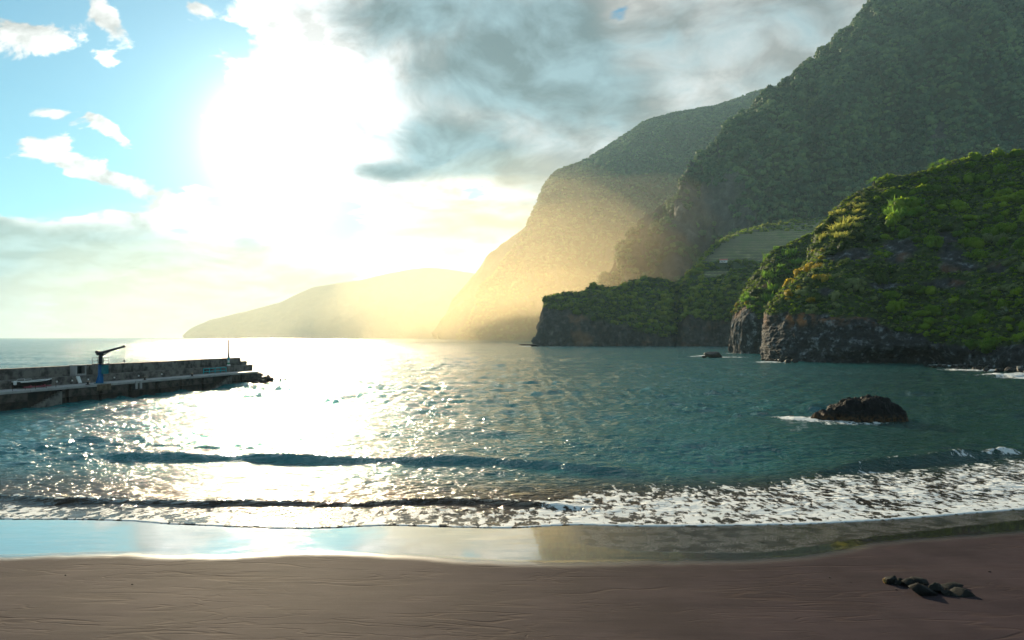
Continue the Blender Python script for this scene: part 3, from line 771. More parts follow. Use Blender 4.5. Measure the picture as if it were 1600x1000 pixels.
def palm(p, rad, trunk, label):
    t = empty('palm', (p[0], p[1], p[2])); tag(t, label, 'palm')
    r = np.random.default_rng(int(p[0] * 7)); V = []; Fc = []
    for i in range(56):                                      # arching fronds with leaflets
        a = r.uniform(0, 6.28); el = r.uniform(-.15, 1.35); L = rad * r.uniform(.8, 1.1)
        d = np.array([math.cos(a) * math.cos(el), math.sin(a) * math.cos(el), math.sin(el)]); s = np.array([-math.sin(a), math.cos(a), 0])
        for k in range(10):
            t0 = .15 + .085 * k
            c = d * L * t0 + np.array([0, 0, -.45 * L * t0 * t0])
            for sg in (-1, 1):
                tip = c + s * sg * L * .20 * (1.15 - t0) + d * L * .12 + np.array([0, 0, -.06 * L]); b = len(V)
                V += [c, c + d * L * .05, tip, c + d * L * .02 + (tip - c) * .5]; Fc.append((b, b + 3, b + 2, b + 1))
    cr = link('crown', mesh('crown', V, Fc, M_REED), t, (0, 0, trunk))
    V, Fc = tube([(0, 0, -1), (.1, 0, trunk * .5), (0, 0, trunk + .2)], [.45, .35, .3], 8)
    link('trunk', mesh('trunk', V, Fc, M_BARK, True), t)
def on_ridge(px, P=PN):
    xx, yy = px_of(P); k = np.argmin(np.abs(xx[:, -30])); i = np.argmin(np.abs(np.nanmin(np.where(np.abs(xx - px) < 1.5, 0, 9), axis=1)))
    m = np.where(np.abs(xx - px) < 1.5, yy, 9e9); ij = np.unravel_index(np.argmin(m), m.shape); return P[ij]
palm(on_ridge(1472), 4.3, 1.4, 'bright green palm on the headland rim, the larger of the close pair')
palm(on_ridge(1456), 3.2, 1.6, 'smaller green palm left of the close pair on the headland rim')
palm(on_ridge(1365), 4.2, 1.6, 'lone palm with dry brown skirt on the left shoulder of the headland')
# ------------------------------------------------------------------ beach and sea
EDGE = [(-400, 790), (0, 812), (100, 812), (200, 814), (260, 819), (330, 822), (450, 827), (530, 825), (600, 821), (700, 824), (800, 826), (850, 823), (900, 820), (1000, 823), (1100, 822), (1250, 820), (1330, 816), (1400, 812), (1500, 804), (1600, 796), (1900, 765)]
WET = [(-400, 872), (0, 868), (100, 865), (200, 863), (280, 867), (360, 868), (450, 861), (520, 861), (600, 864), (700, 871), (780, 876), (860, 878), (1000, 876), (1150, 874), (1250, 868), (1310, 858), (1350, 848), (1430, 840), (1500, 836), (1600, 828), (1900, 795)]
FILM = [(-400, 820), (700, 826), (830, 826), (850, 838), (900, 852), (1000, 866), (1080, 868), (1150, 870), (1230, 866), (1270, 858), (1330, 849), (1430, 836), (1500, 826), (1600, 815), (1900, 780)]
def shore(line, x, z):
    L = np.array([W(px, py, (H - z) * F / (py - 527)) for px, py in line])
    xs = L[:, 0]; ys = L[:, 1]
    # extend both ways
    xs = np.concatenate([[-400], xs, [400]]); ys = np.concatenate([[ys[0] + 10], ys, [ys[-1] + 60]])
    v = 0
    for d in (-.5, 0, .5): v = v + np.interp(x + d, xs, ys)
    return v / 3
def ys_(x): return shore(EDGE, x, .08)
def yb_(x): return shore(WET, x, .33)
def yf_(x): return np.minimum(shore(FILM, x, .2), ys_(x))
def sand_z(x, y):
    a = ys_(x); b = yb_(x)
    z = .08 + .30 * np.clip((a - y) / np.maximum(a - b, 1.0), 0, 1)             # wet slope between the swash line and the berm
    z = z + np.where(y < b, .075 * (b - y), 0) - .10 * sstep(0, 4, b - y)
    off = np.clip(y - a, 0, None); z = z - np.minimum(off * .055, .4 + off * .035)
    z = z + .035 * fbm(np.stack([x / 7, y / 2.2, 0 * x], -1), 3) * sstep(0, 3, b - y)
    return np.maximum(z, -6)

def build_sand():
    xs = np.concatenate([np.linspace(-400, -42, 60)[:-1], np.linspace(-42, 42, 560), np.linspace(42, 400, 60)[1:]])
    ys = np.concatenate([np.linspace(-60, 17, 40)[:-1], np.linspace(17, 46, 380), np.linspace(46, 130, 60)[1:]])
    XX, YY = np.meshgrid(xs, ys, indexing='ij'); Z = sand_z(XX, YY)
    P = np.stack([XX, YY, Z], -1)
    m, nt, b, _ = new_mat('wet_black_sand'); G = geopos(nt)
    wet = attrn(nt, 'wet')
    n1 = noise(nt, G, .35, 5, .6); n2 = noise(nt, G, 60, 3, .6)
    dry = mixc(nt, n1.ss(.3, .7), (.029, .0205, .0250), (.046, .0325, .0385))
    # drainage rills left by the falling tide: thin warped lines across the beach
    sc = comb(nt, 1, 1, 1)
    mp = nt.nodes.new('ShaderNodeMapping'); nt.links.new(G.s, mp.inputs[0]); mp.inputs['Scale'].default_value = (.13, .62, 1)
    mp.inputs['Rotation'].default_value = (0, 0, R(3)); V = X(nt, mp.outputs[0])
    ws = vadd(nt, V, vadd(nt, noise(nt, V, .9, 2, .5, out=1), 1.1, 'SCALE'))
    r1 = noise(nt, ws, 1.15, 2, .4); line1 = ((r1 - .5)._m('ABSOLUTE')).ss(.0, .035, 1.0, 0.0)
    r2 = noise(nt, ws, 2.7, 2, .4); line2 = ((r2 - .52)._m('ABSOLUTE')).ss(.0, .035, 1.0, 0.0)
    keep = noise(nt, G, .22, 3, .5).ss(.40, .62)
    lines = (line1 * .8 * keep + line2 * .7 * noise(nt, G, .3, 2, .5).ss(.45, .65)).sat() * (1 - wet)
    rip = noise(nt, vadd(nt, V, (0, 0, 3)), 5.0, 5, .6)
    dry = mixc(nt, lines * .75, dry, (.05, .033, .032))
    dry = mixc(nt, n2.ss(.55, .75) * .25, dry, (.20, .15, .13))
    col = mixc(nt, wet, dry, (.022, .016, .014))
    film = attrn(nt, 'film'); mpu = nt.nodes.new('ShaderNodeMapping'); nt.links.new(G.s, mpu.inputs[0]); mpu.inputs['Scale'].default_value = (.5, 1.6, 1); U2 = X(nt, mpu.outputs[0])
    fr = noise(nt, G, 9, 4, .65)
    lace = noise(nt, vadd(nt, G, vadd(nt, noise(nt, G, 2.0, 2, .5, out=1), .5, 'SCALE')), 26, 3, .7)
    sparkle = film * lace.ss(.53, .58) * noise(nt, G, 1.1, 3, .5).ss(.35, .55)  # sparkle on the thin water film, painted as pale flecks
    col = mixc(nt, sparkle * .6, col, (.42, .41, .39))
    rough = (1 - wet) * .80 + .035 + noise(nt, G, .9, 4, .6).ss(.35, .75) * .10 * wet + sparkle * .25
    h = noise(nt, U2, .8, 3, .5) * wet * .020 + (lines * -.018) + rip * (1 - wet) * .012 + fr * film * .012 + n2 * .0012 * (1 - wet)
    setp(nt, b, col=col, rough=rough.mx(.03), spec=wet * .68 + .06 - film * .35, normal=bump(nt, h, 1.0, 1.0))
    setp(nt, b, coat=wet * (film * -.8 + 1.0), coatr=.03)
    me = mesh('beach_sand', P.reshape(-1, 3), grid_faces(len(xs), len(ys)), m, True)
    yb = yb_(XX) + .25 * fbm(np.stack([XX / 1.6, YY * 0, XX * 0], -1), 3)
    yf = yf_(XX) + .35 * fbm(np.stack([XX / .9, YY * 0, XX * 0], -1), 3); yw = ys_(XX)
    attr(me, 'wet', sstep(-1.3, .15, YY - yb))
    attr(me, 'film', sstep(0, .12, YY - yf) * (yw - yf > .2) * sstep(2.0, 4.0, XX))
    o = link('beach', me); tag(o, kind='structure')
build_sand()

FOAM_SPOTS = []     # (x, y, rx, ry, amount): white water round rocks and under the cliffs
def px_spot(px, py, rx, ry, amt):
    p = W(px, py, H * F / (py - 527)); FOAM_SPOTS.append((p[0], p[1], rx, ry, amt))
px_spot(1290, 656, 4.2, 2.2, 1.0); px_spot(1345, 662, 4.5, 1.2, .7); px_spot(1240, 655, 1.8, 1.5, .8)
px_spot(1106, 556, 6, 9, 1.1); px_spot(1140, 558, 9, 7, .8); px_spot(1085, 557, 4, 7, .6)
px_spot(1480, 571, 6, 6, .9); px_spot(1530, 578, 10, 6, 1.1); px_spot(1580, 586, 8, 5, 1.1); px_spot(1620, 590, 8, 6, 1.1)
px_spot(1205, 566, 6, 7, .9); px_spot(830, 541, 14, 22, 1.0); px_spot(880, 542, 30, 12, .7); px_spot(1150, 552, 8, 10, .8)
px_spot(433, 591, 5, 5, .55)

def crest(line):
    L = np.array([W(px, py, H * F / (py - 527)) for px, py in line]); return L[:, 0], L[:, 1]
CRESTS = [ # line, height, front width, back width, x fade in, x fade out
    ([(-300, 760), (0, 726), (150, 713), (300, 715), (420, 716), (520, 718), (640, 720), (760, 722), (860, 727), (960, 736), (1100, 750)], .50, .9, 2.6, (-45, -30), (7, 14)),
    ([(-300, 790), (0, 776), (90, 786), (160, 784), (300, 787), (440, 785), (560, 787), (640, 782), (760, 784), (880, 793), (1000, 800)], .21, .36, 1.3, (-60, -40), (2, 7)),
    ([(1150, 752), (1250, 742), (1330, 732), (1400, 724), (1480, 714), (1550, 708), (1600, 706), (1700, 704)], .55, .8, 2.4, (20, 27), (36, 42)),
    ([(-300, 700), (0, 690), (200, 682), (400, 676), (600, 672), (800, 676), (1000, 684), (1200, 694)], .22, 1.6, 4.5, (-70, -40), (20, 40)),
    ([(0, 655), (300, 650), (700, 640), (1000, 645), (1250, 668)], .18, 2.2, 6.0, (-60, -30), (30, 50))]

def build_sea():
    ys = [26.0]
    while ys[-1] < 64: ys.append(ys[-1] + .115)
    while ys[-1] < 10000: ys.append(ys[-1] * 1.0095 + .02)
    ys = np.array(ys); ny = len(ys)
    u = np.linspace(-1, 1, 760)
    half = 18 + .83 * ys + 25 * sstep(60, 200, ys)
    XX = u[:, None] * half[None, :]; YY = np.repeat(ys[None, :], len(u), 0)
    # stretch the outermost columns far out so that the sea goes on beyond the picture
    ext = (np.abs(u) ** 60)[:, None]; XX = XX + np.sign(u)[:, None] * ext * (200 + YY * .12)
    dyr = np.gradient(ys)[None, :] * np.ones_like(XX); dxr = (2 * half / 760)[None, :] * np.ones_like(XX)
    Z = np.zeros_like(XX)
    r = np.random.default_rng(5)
    dsh = YY - ys_(XX)                                        # distance off the swash line
    dep = sstep(1.0, 26, dsh)
    sway = 1.3 * fbm(np.stack([XX / 45, YY / 45, XX * 0], -1), 2)
    for k in range(64):
        lam = .55 * (26 / .55) ** (k / 63.0) * r.uniform(.9, 1.1)
        th = R(-90) + r.normal() * .75 + (0 if k > 40 else r.normal() * .35)
        kx, ky = math.cos(th) * 2 * math.pi / lam, math.sin(th) * 2 * math.pi / lam
        res = np.clip((lam / (2.6 * np.maximum(dyr * abs(math.sin(th)), dxr * abs(math.cos(th)) + .02)) - .6), 0, 1)
        amp = .027 * lam ** .72 * (1 if lam < 3 else (3 / lam) ** .75)
        ph = kx * XX + ky * YY + r.uniform(0, 6.28) + sway * 2
        w = np.sin(ph); w = w + .28 * np.cos(2 * ph) * -1
        Z += amp * w * res * (dep * .9 + .10) * (.55 + .45 * sstep(10, 90, dsh))
    grp = .6 + .75 * fbm(np.stack([XX / 38, YY / 26, XX * 0 + 4], -1), 3)
    Z *= np.clip(grp, .25, 1.5)
    foam = np.zeros_like(Z)
    for ci, (line, hgt, fw, bw, fi, fo) in enumerate(CRESTS):
        cx, cyy = crest(line)
        yc = np.interp(XX, cx, cyy) + .30 * fbm(np.stack([XX / 2.2, XX * 0, XX * 0 + ci], -1), 3) + .9 * fbm(np.stack([XX / 11, XX * 0, XX * 0 + ci + 9], -1), 2)
        d = YY - yc
        env = sstep(fi[0], fi[1], XX) * (1 - sstep(fo[0], fo[1], XX)) * np.clip(.85 + .8 * fbm(np.stack([XX / 7, XX * 0, XX * 0 + ci * 3], -1), 4), .5, 1.5)
        prof = np.where(d < 0, np.exp(-(d / fw) ** 2), np.exp(-(d / bw) ** 2))
        Z = Z * (1 - .4 * prof) + hgt * env * prof * (1 + .08 * fbm(np.stack([XX / .9, YY / .5, XX * 0], -1), 3))
        Z -= hgt * .25 * env * np.exp(-((d + fw * 2.0) / (fw * 1.6)) ** 2)
        if ci == 1:
            foam += .48 * env * np.exp(-((d - .15) / .25) ** 2)
        if ci == 2:
            P3 = np.stack([XX * 1.3, YY * 1.3, XX * 0], -1)
            brk = np.exp(-((XX - W(1555, 706, 59.6)[0]) / 1.7) ** 2)
            brk = brk + .35 * np.exp(-((XX - W(1500, 712, 57.7)[0]) / 2.2) ** 2); foam += 1.15 * brk * np.exp(-((d + .45) / .8) ** 2) * (.85 + .7 * fbm(P3, 4))
            Z += .55 * brk * np.exp(-((d + .2) / .6) ** 2) * (1 + .6 * fbm(np.stack([XX * 2.2, YY * 2.2, XX * 0], -1), 3))
            foam += .22 * env * np.exp(-((d - .2) / .35) ** 2)
    # swash: water sheet thins over the sand and ends at its foam edge
    S = sand_z(XX, YY)
    edge = dsh + .16 * fbm(np.stack([XX / 1.1, XX * 0, XX * 0 + 2], -1), 4)
    film = S + np.where(edge > 0, .075 * np.sqrt(np.clip(edge, 0, 1.2)) + .01 * (edge > .02), -.12)
    t = sstep(.6, 4.5, dsh)
    Z = film * (1 - t) + np.maximum(Z, S + .04) * t
    Z = np.where(edge < -.1, S - .3, Z)
    # foam sheets
    fx = XX
    wide_r = sstep(-2, 7, fx)                                  # broad foam field on the right
    wfar = 5.2 + 6.0 * wide_r + 1.2 * fbm(np.stack([XX / 5, XX * 0, XX * 0 + 7], -1), 3) + 3.0 * sstep(14, 26, fx)
    cx, cyy = crest(CRESTS[1][0]); c2 = np.interp(XX, cx, cyy)
    left_lim = np.clip(c2 - ys_(XX) - .45, .6, 9)
    lim = left_lim * (1 - wide_r) + wfar * wide_r
    f0 = (.62 * (1 - wide_r) + .78 * wide_r) * sstep(-.02, .06, edge) * (1 - sstep(lim * .72, lim * 1.08, dsh))
    f0 *= (.80 + .35 * fbm(np.stack([XX / 3, YY / 3, XX * 0 + 1], -1), 3))
    f0 = f0 * (1 - .22 * wide_r * sstep(.1, 1.0, dsh / np.maximum(lim, 1)))
    rim = np.exp(-((edge - .12) / .14) ** 2) * (.35 + .30 * wide_r) * (edge > -.02) * (.7 + .8 * fbm(np.stack([XX / .8, YY / .8, XX * 0 + 3], -1), 3))
    foam = foam + f0 + rim
    for (sx, sy, rx, ry, a) in FOAM_SPOTS:
        q = ((XX - sx) / rx) ** 2 + ((YY - sy) / ry) ** 2
        m = np.exp(-q); foam += a * m * (1 + .5 * fbm(np.stack([XX / 2, YY / 3, XX * 0 + 5], -1), 3))
    Z[:, -1] = 0
    P = np.stack([XX, YY, Z], -1)
    m, nt, b, _ = new_mat('sea_water'); G = geopos(nt)
    shal = attrn(nt, 'shallow'); fo = attrn(nt, 'foam'); far = attrn(nt, 'far')
    big = noise(nt, G, .02, 4, .55)
    deep = mixc(nt, big, (.016, .125, .135), (.030, .165, .172))
    right = attrn(nt, 'reflect_tint'); deep = mixc(nt, right, deep, (.016, .058, .046))
    brown = mixc(nt, noise(nt, G, .5, 4, .6), (.050, .026, .010), (.020, .014, .010))
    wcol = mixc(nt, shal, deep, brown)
    # foam lace: bubbly cells with holes torn in it
    mp = nt.nodes.new('ShaderNodeMapping'); nt.links.new(G.s, mp.inputs[0]); mp.inputs['Scale'].default_value = (1.5, .85, 1); mp.inputs['Rotation'].default_value = (0, 0, R(-12))
    V = X(nt, mp.outputs[0])
    Vw = vadd(nt, V, vadd(nt, noise(nt, V, 1.2, 4, .6, out=1), 1.1, 'SCALE'))
    vo = nt.nodes.new('ShaderNodeTexVoronoi'); vo.feature = 'SMOOTH_F1'; vo.inputs['Scale'].default_value = 1.5; vo.inputs['Smoothness'].default_value = .35
    nt.links.new(Vw.s, vo.inputs['Vector']); cell = X(nt, vo.outputs['Distance'])
    nz = noise(nt, Vw, 2.3, 6, .68); nf = noise(nt, V, 7.0, 5, .7)
    pat = cell * .70 + (nz - .5) * 1.6 + (nf - .5) * .55 + .13                # about 0..1, high along cell rims
    pat = pat + (noise(nt, V, .32, 3, .6) - .5) * 1.1
    fm = (fo + pat - 1.0).ss(-.04, .07)
    fm = fm * (fo.ss(.02, .10))
    col = mixc(nt, fm, wcol, mixc(nt, nf, (.62, .66, .68), (.86, .87, .88)))
    # small waves that the mesh does not carry
    mp2 = nt.nodes.new('ShaderNodeMapping'); nt.links.new(G.s, mp2.inputs[0]); mp2.inputs['Scale'].default_value = (.62, 1.0, 1)
    U = X(nt, mp2.outputs[0])
    calm = attrn(nt, 'calm')
    r0 = noise(nt, U, .16, 4, .55); r1 = noise(nt, U, .9, 4, .6, .3); r2 = noise(nt, U, 5.5, 3, .55); rr = noise(nt, U, 2.1, 3, .55)
    gust = noise(nt, G, .045, 3, .5).ss(.3, .7, .65, 1.25)
    h = (r0 * 2.2 * far + r1 * .62 * gust + rr * .34 * gust + r2 * .06) * (1 - calm * .75) + fm * (nf * .05 + nz * .03)
    setp(nt, b, col=col, rough=fm * .55 + .095 + far * .05, ior=1.333, spec=.5, normal=bump(nt, h, 1.0, 1.0))
    me = mesh('sea', P.reshape(-1, 3), grid_faces(len(u), ny), m, True)
    attr(me, 'foam', np.clip(foam, 0, 1.6)); attr(me, 'far', sstep(120, 900, YY))
    attr(me, 'shallow', (1 - sstep(6, 17 + 3 * fbm(P / 5, 3), dsh)) * 1.0)
    attr(me, 'calm', 1 - sstep(.5, 6, dsh))
    # the mountain's dark green reflection on the right, painted into the water colour
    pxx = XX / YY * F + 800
    attr(me, 'reflect_tint', sstep(1000, 1500, pxx + 60 * fbm(P / 30, 3)) * (1 - sstep(150, 420, YY)))
    o = link('sea', me); tag(o, kind='structure')
build_sea()
# ------------------------------------------------------------------ simple materials for built things
def flat_mat(name, col, rough=.7, metal=0.0, mott=.25, scale=1.2, bd=.01, second=None):
    m, nt, b, _ = new_mat(name); P = objco(nt)
    n = noise(nt, P, scale, 6, .62); c2 = second or tuple(c * .5 for c in col)
    c = mixc(nt, n.ss(.38, .66) * min(1, mott * 2.4), col, c2)
    setp(nt, b, col=c, rough=rough, metal=metal, spec=.25, normal=bump(nt, noise(nt, P, scale * 6, 4, .6), .7, bd)); return m
M_CONC = flat_mat('weathered_concrete', (.21, .19, .17), .85, mott=.4, scale=.8, bd=.05, second=(.055, .048, .045))
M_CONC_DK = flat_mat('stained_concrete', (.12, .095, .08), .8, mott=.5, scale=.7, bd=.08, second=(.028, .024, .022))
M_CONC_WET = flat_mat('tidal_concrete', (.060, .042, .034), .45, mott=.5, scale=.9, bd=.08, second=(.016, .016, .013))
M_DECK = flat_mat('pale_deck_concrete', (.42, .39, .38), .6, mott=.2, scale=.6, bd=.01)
M_BLUE = flat_mat('blue_paint', (.010, .13, .36), .4, mott=.25, scale=2, second=(.012, .07, .17))
M_TEAL = flat_mat('teal_paint', (.015, .17, .20), .45, mott=.2, scale=2)
M_TURQ = flat_mat('turquoise_paint', (.03, .38, .42), .45, mott=.1, scale=2)
M_DARKST = flat_mat('dark_steel', (.012, .018, .028), .45, .3, mott=.2, scale=3)
M_WHITE = flat_mat('white_paint', (.78, .78, .76), .45, mott=.1, scale=2)
M_GREEN = flat_mat('green_paint', (.02, .28, .12), .45, mott=.1, scale=2)
M_BLACKP = flat_mat('black_paint', (.012, .011, .012), .5, mott=.1, scale=2)
M_PINK = flat_mat('faded_pink_paint', (.36, .10, .13), .6, mott=.3, scale=2)
M_HOLE = flat_mat('dark_opening', (.02, .03, .03), .7, mott=.1, scale=1)
M_RUSTST = flat_mat('rusty_iron', (.09, .03, .02), .8, mott=.4, scale=4)
M_SEAROCK = flat_mat('wet_sea_rock', (.020, .018, .017), .42, mott=.5, scale=1.6, bd=.10, second=(.008, .008, .008))
M_BROWNROCK = flat_mat('brown_sea_rock', (.085, .050, .026), .5, mott=.5, scale=2.2, bd=.08, second=(.03, .02, .014))
M_BOULDER = flat_mat('beach_boulder', (.014, .015, .014), .85, mott=.5, scale=3.5, bd=.03, second=(.007, .007, .007))
M_SUNFACE = flat_mat('ochre_sunlit_face', (.26, .15, .04), .6, mott=.3, scale=4, bd=.02, second=(.12, .07, .03))  # sunlight on a dark rock's face, painted as an ochre colour
M_PALEROCK = flat_mat('pale_boulder', (.40, .36, .31), .7, mott=.3, scale=2, bd=.03)
M_RUBBLE = flat_mat('grey_rubble', (.16, .15, .135), .75, mott=.5, scale=1.5, bd=.05, second=(.05, .045, .04))

def box(name, x0, x1, y0, y1, z0, z1, mat, parent, bev=.02):
    bm = bmesh.new(); bmesh.ops.create_cube(bm, size=1)
    for v in bm.verts: v.co = Vector(((x0 + x1) / 2 + v.co.x * (x1 - x0), (y0 + y1) / 2 + v.co.y * (y1 - y0), (z0 + z1) / 2 + v.co.z * (z1 - z0)))
    if bev: bmesh.ops.bevel(bm, geom=bm.edges[:], offset=bev, segments=1, affect='EDGES')
    me = bpy.data.meshes.new(name); bm.to_mesh(me); bm.free(); me.materials.append(mat)
    return link(name, me, parent)
def pipe(name, path, r, mat, parent, n=8, cap=True):
    rr = r if isinstance(r, (list, tuple)) else [r] * len(path)
    V, Fc = tube(path, rr, n); V = list(map(tuple, V)); Fc = [tuple(map(int, f)) for f in Fc]
    if cap:
        m = len(path) - 1
        Fc.append(tuple(range(n))[::-1]); Fc.append(tuple(m * n + k for k in range(n)))
    me = bpy.data.meshes.new(name); me.from_pydata(V, [], Fc); me.materials.append(mat)
    return link(name, me, parent)

# ------------------------------------------------------------------ breakwater pier
P0 = np.array([-69.6, 92.8]); DS = np.array([.2313, .9729]); DN = np.array([-.9729, .2313]); PZ = 2.55
PIER_RZ = math.atan2(DS[1], DS[0])
def s_at(px, n=0.0):
    k = (px - 800) / F; b = P0 + DN * n
    return (k * b[1] - b[0]) / (DS[0] - k * DS[1])
def pw(s, n, z): q = P0 + DS * s + DN * n; return (q[0], q[1], z)
def build_pier():
    t = empty('breakwater_pier', (P0[0], P0[1], 0), PIER_RZ); tag(t, 'long concrete breakwater pier with stepped seaward end and parapet wall', 'pier')
    sE = s_at(404); s0 = -26.0
    box('core', s0, sE - .6, .55, 7.0, -5, PZ - .42, M_CONC_WET, t, 0)
    pitch = 6.1; st1 = (s_at(48), s_at(97)); st2 = (s_at(333), s_at(362)); s = s0; k = 0
    while s < sE - 1:
        e = min(s + pitch, sE); a, b = s + .32, e - .32
        segs = [(a, b)]
        for q0, q1 in (st1, st2):
            new = []
            for (c, d) in segs:
                if d <= q0 or c >= q1: new.append((c, d))
                else:
                    if q0 - c > .4: new.append((c, q0))
                    if d - q1 > .4: new.append((q1, d))
            segs = new
        for c, d in segs:
            dd = random.uniform(-.04, .04)
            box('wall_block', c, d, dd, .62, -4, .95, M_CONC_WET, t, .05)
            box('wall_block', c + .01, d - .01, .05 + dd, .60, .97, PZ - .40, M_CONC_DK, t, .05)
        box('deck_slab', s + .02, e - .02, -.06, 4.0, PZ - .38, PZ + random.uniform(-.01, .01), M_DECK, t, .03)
        s = e
    # two flights of steps let into the quay face, each going down towards the land
    for q0, q1 in (st1, st2):
        n = 11; L = (q1 - q0) / n
        for i in range(n):
            zt = PZ - .62 - (n - 1 - i) * .20
            box('stair_step', q0 + i * L + .003, q0 + (i + 1) * L - .003, -.02, .50, -2.5, zt, M_CONC, t, .015)
    # ledge and parapet behind the deck
    lE = s_at(394, 4.2); pE = s_at(375, 5.6); s = s0
    while s < lE - .5:
        e = min(s + 9.2, lE); box('ledge', s + .02, e - .02, 4.0, 5.45, PZ - .4, 3.80, M_CONC, t, .04); s = e
    s = s0
    while s < pE - .5:
        e = min(s + 9.2, pE); box('parapet', s + .015, e - .015, 5.45, 7.0, PZ - .4, 5.42 + random.uniform(-.02, .02), M_CONC, t, .04); s = e
    e2 = s_at(385, 5.6); box('parapet_step', pE + .01, e2, 5.47, 6.98, PZ - .4, 4.62, M_CONC, t, .04)
    box('parapet_step', e2 + .01, lE + 1.0, 5.47, 6.98, PZ - .4, 3.85, M_CONC, t, .04)
    box('end_block', sE - .58, sE + 1.5, .1, 6.9, -5, 2.1, M_CONC_DK, t, .06)
    box('end_block', sE + 1.5, sE + 3.2, .4, 6.7, -5, 1.2, M_CONC_WET, t, .06)
    # quay ladder and patched white fender plates
    for px in (212, 219):
        s = s_at(px); box('fender_plate', s - .22, s + .22, -.22, -.045, 1.2, PZ + .02, M_DECK, t, .03)
    s = s_at(160); box('mooring_recess', s - 1.2, s + 1.6, -.16, -.045, 1.5, PZ - .05, flat_mat('ochre_stain', (.19, .14, .095), .8, mott=.5, scale=2), t, .05)
    for px in (88, 112, 137, 178, 216, 252):
        s = s_at(px, 4.0); box('wall_lamp', s - .12, s + .12, 3.86, 3.998, 3.0, 3.24, M_WHITE, t, .02)
    # iron handrail stubs on the near deck edge
    for px in (20, 40, 56, 73, 88):
        s = s_at(px); pipe('rail_post', [(s, .1, PZ), (s, .1, PZ + .75)], .03, M_RUSTST, t, 6)
build_pier()

def build_crane():
    x, y, z = pw(s_at(157, .8), .8, PZ + .012)
    t = empty('pier_crane', (x, y, z)); tag(t, 'blue jib crane with raised dark boom on the pier deck', 'crane')
    box('base_plate', -.75, .65, -.6, .6, 0, .08, M_TEAL, t, .02)
    pipe('column', [(0, 0, .06), (0, 0, 3.05)], [.42, .36], M_BLUE, t, 14)
    me = bpy.data.meshes.new('gusset'); g = [(-.36, -.05, 1.45), (-.80, -.05, .08), (-.34, -.05, .08), (-.36, .05, 1.45), (-.80, .05, .08), (-.34, .05, .08)]
    me.from_pydata(g, [], [(0, 1, 2), (5, 4, 3), (0, 3, 4, 1), (1, 4, 5, 2), (2, 5, 3, 0)]); me.materials.append(M_BLUE); link('gusset', me, t)
    box('cabinet', .36, 1.12, -.42, .30, 1.55, 2.98, M_TEAL, t, .03)
    pl = box('platform', -.95, .98, -.8, .8, 3.06, 3.18, M_DARKST, t, .015)
    for px_, py_ in ((-.88, -.74), (-.88, .74), (.90, -.74), (.90, .74), (0, -.74), (0, .74)):
        pipe('rail_post', [(px_, py_, 3.18), (px_, py_, 4.15)], .035, M_DARKST, pl, 6)
    for zz in (3.65, 4.15):
        pipe('rail', [(-.88, -.74, zz), (.90, -.74, zz), (.90, .74, zz), (-.88, .74, zz), (-.88, -.74, zz)], .028, M_DARKST, pl, 6)
    pipe('slewing_column', [(0, 0, 3.18), (0, 0, 4.55)], [.32, .28], M_DARKST, t, 12)
    box('head', -.62, .50, -.30, .30, 4.5, 5.12, M_DARKST, t, .12)
    pipe('counter_drum', [(-.45, -.34, 5.05), (-.45, .34, 5.05)], .26, M_DARKST, t, 12)
    bm_ = pipe('boom', [(-.1, 0, 4.86), (1.6, 0, 5.34), (3.75, 0, 5.95)], [.24, .20, .14], M_DARKST, t, 8)
    pipe('sheave', [(3.78, -.12, 5.96), (3.78, .12, 5.96)], .22, M_DARKST, bm_, 12)
    pipe('luffing_cylinder', [(.30, 0, 4.45), (1.5, 0, 5.2)], .08, M_DARKST, t, 8)
    cb = pipe('hoist_cable', [(3.80, 0, 5.85), (3.80, 0, 3.75)], .012, M_DARKST, t, 5)
    pipe('hook_block', [(3.80, 0, 3.80), (3.80, 0, 3.62), (3.80, 0, 3.40)], [.06, .15, .06], M_BLACKP, cb, 8)
build_crane()

def build_beacon():
    s = s_at(357, 4.9); x, y, z = pw(s, 4.9, 3.80)
    t = empty('navigation_pole', (x, y, z)); tag(t, 'tall black navigation pole with green and white bands at its foot', 'pole')
    pipe('foot', [(0, 0, 0), (0, 0, .35)], [.40, .34], M_WHITE, t, 12)
    zc = .35
    for nm, h, m in (('green_band', .35, M_GREEN), ('white_band', .55, M_WHITE), ('teal_band', .50, M_TURQ)):
        pipe(nm, [(0, 0, zc), (0, 0, zc + h)], .21, m, t, 12); zc += h
    pipe('mast', [(0, 0, zc), (0, 0, 5.45)], .20, M_BLACKP, t, 12)
    for k in range(4): pipe('mast_collar', [(0, 0, 2.3 + k * .8), (0, 0, 2.38 + k * .8)], .225, M_DARKST, t, 12)
    pipe('cap', [(0, 0, 5.45), (0, 0, 5.62), (0, 0, 5.80)], [.24, .20, .04], M_RUSTST, t, 12)
build_beacon()

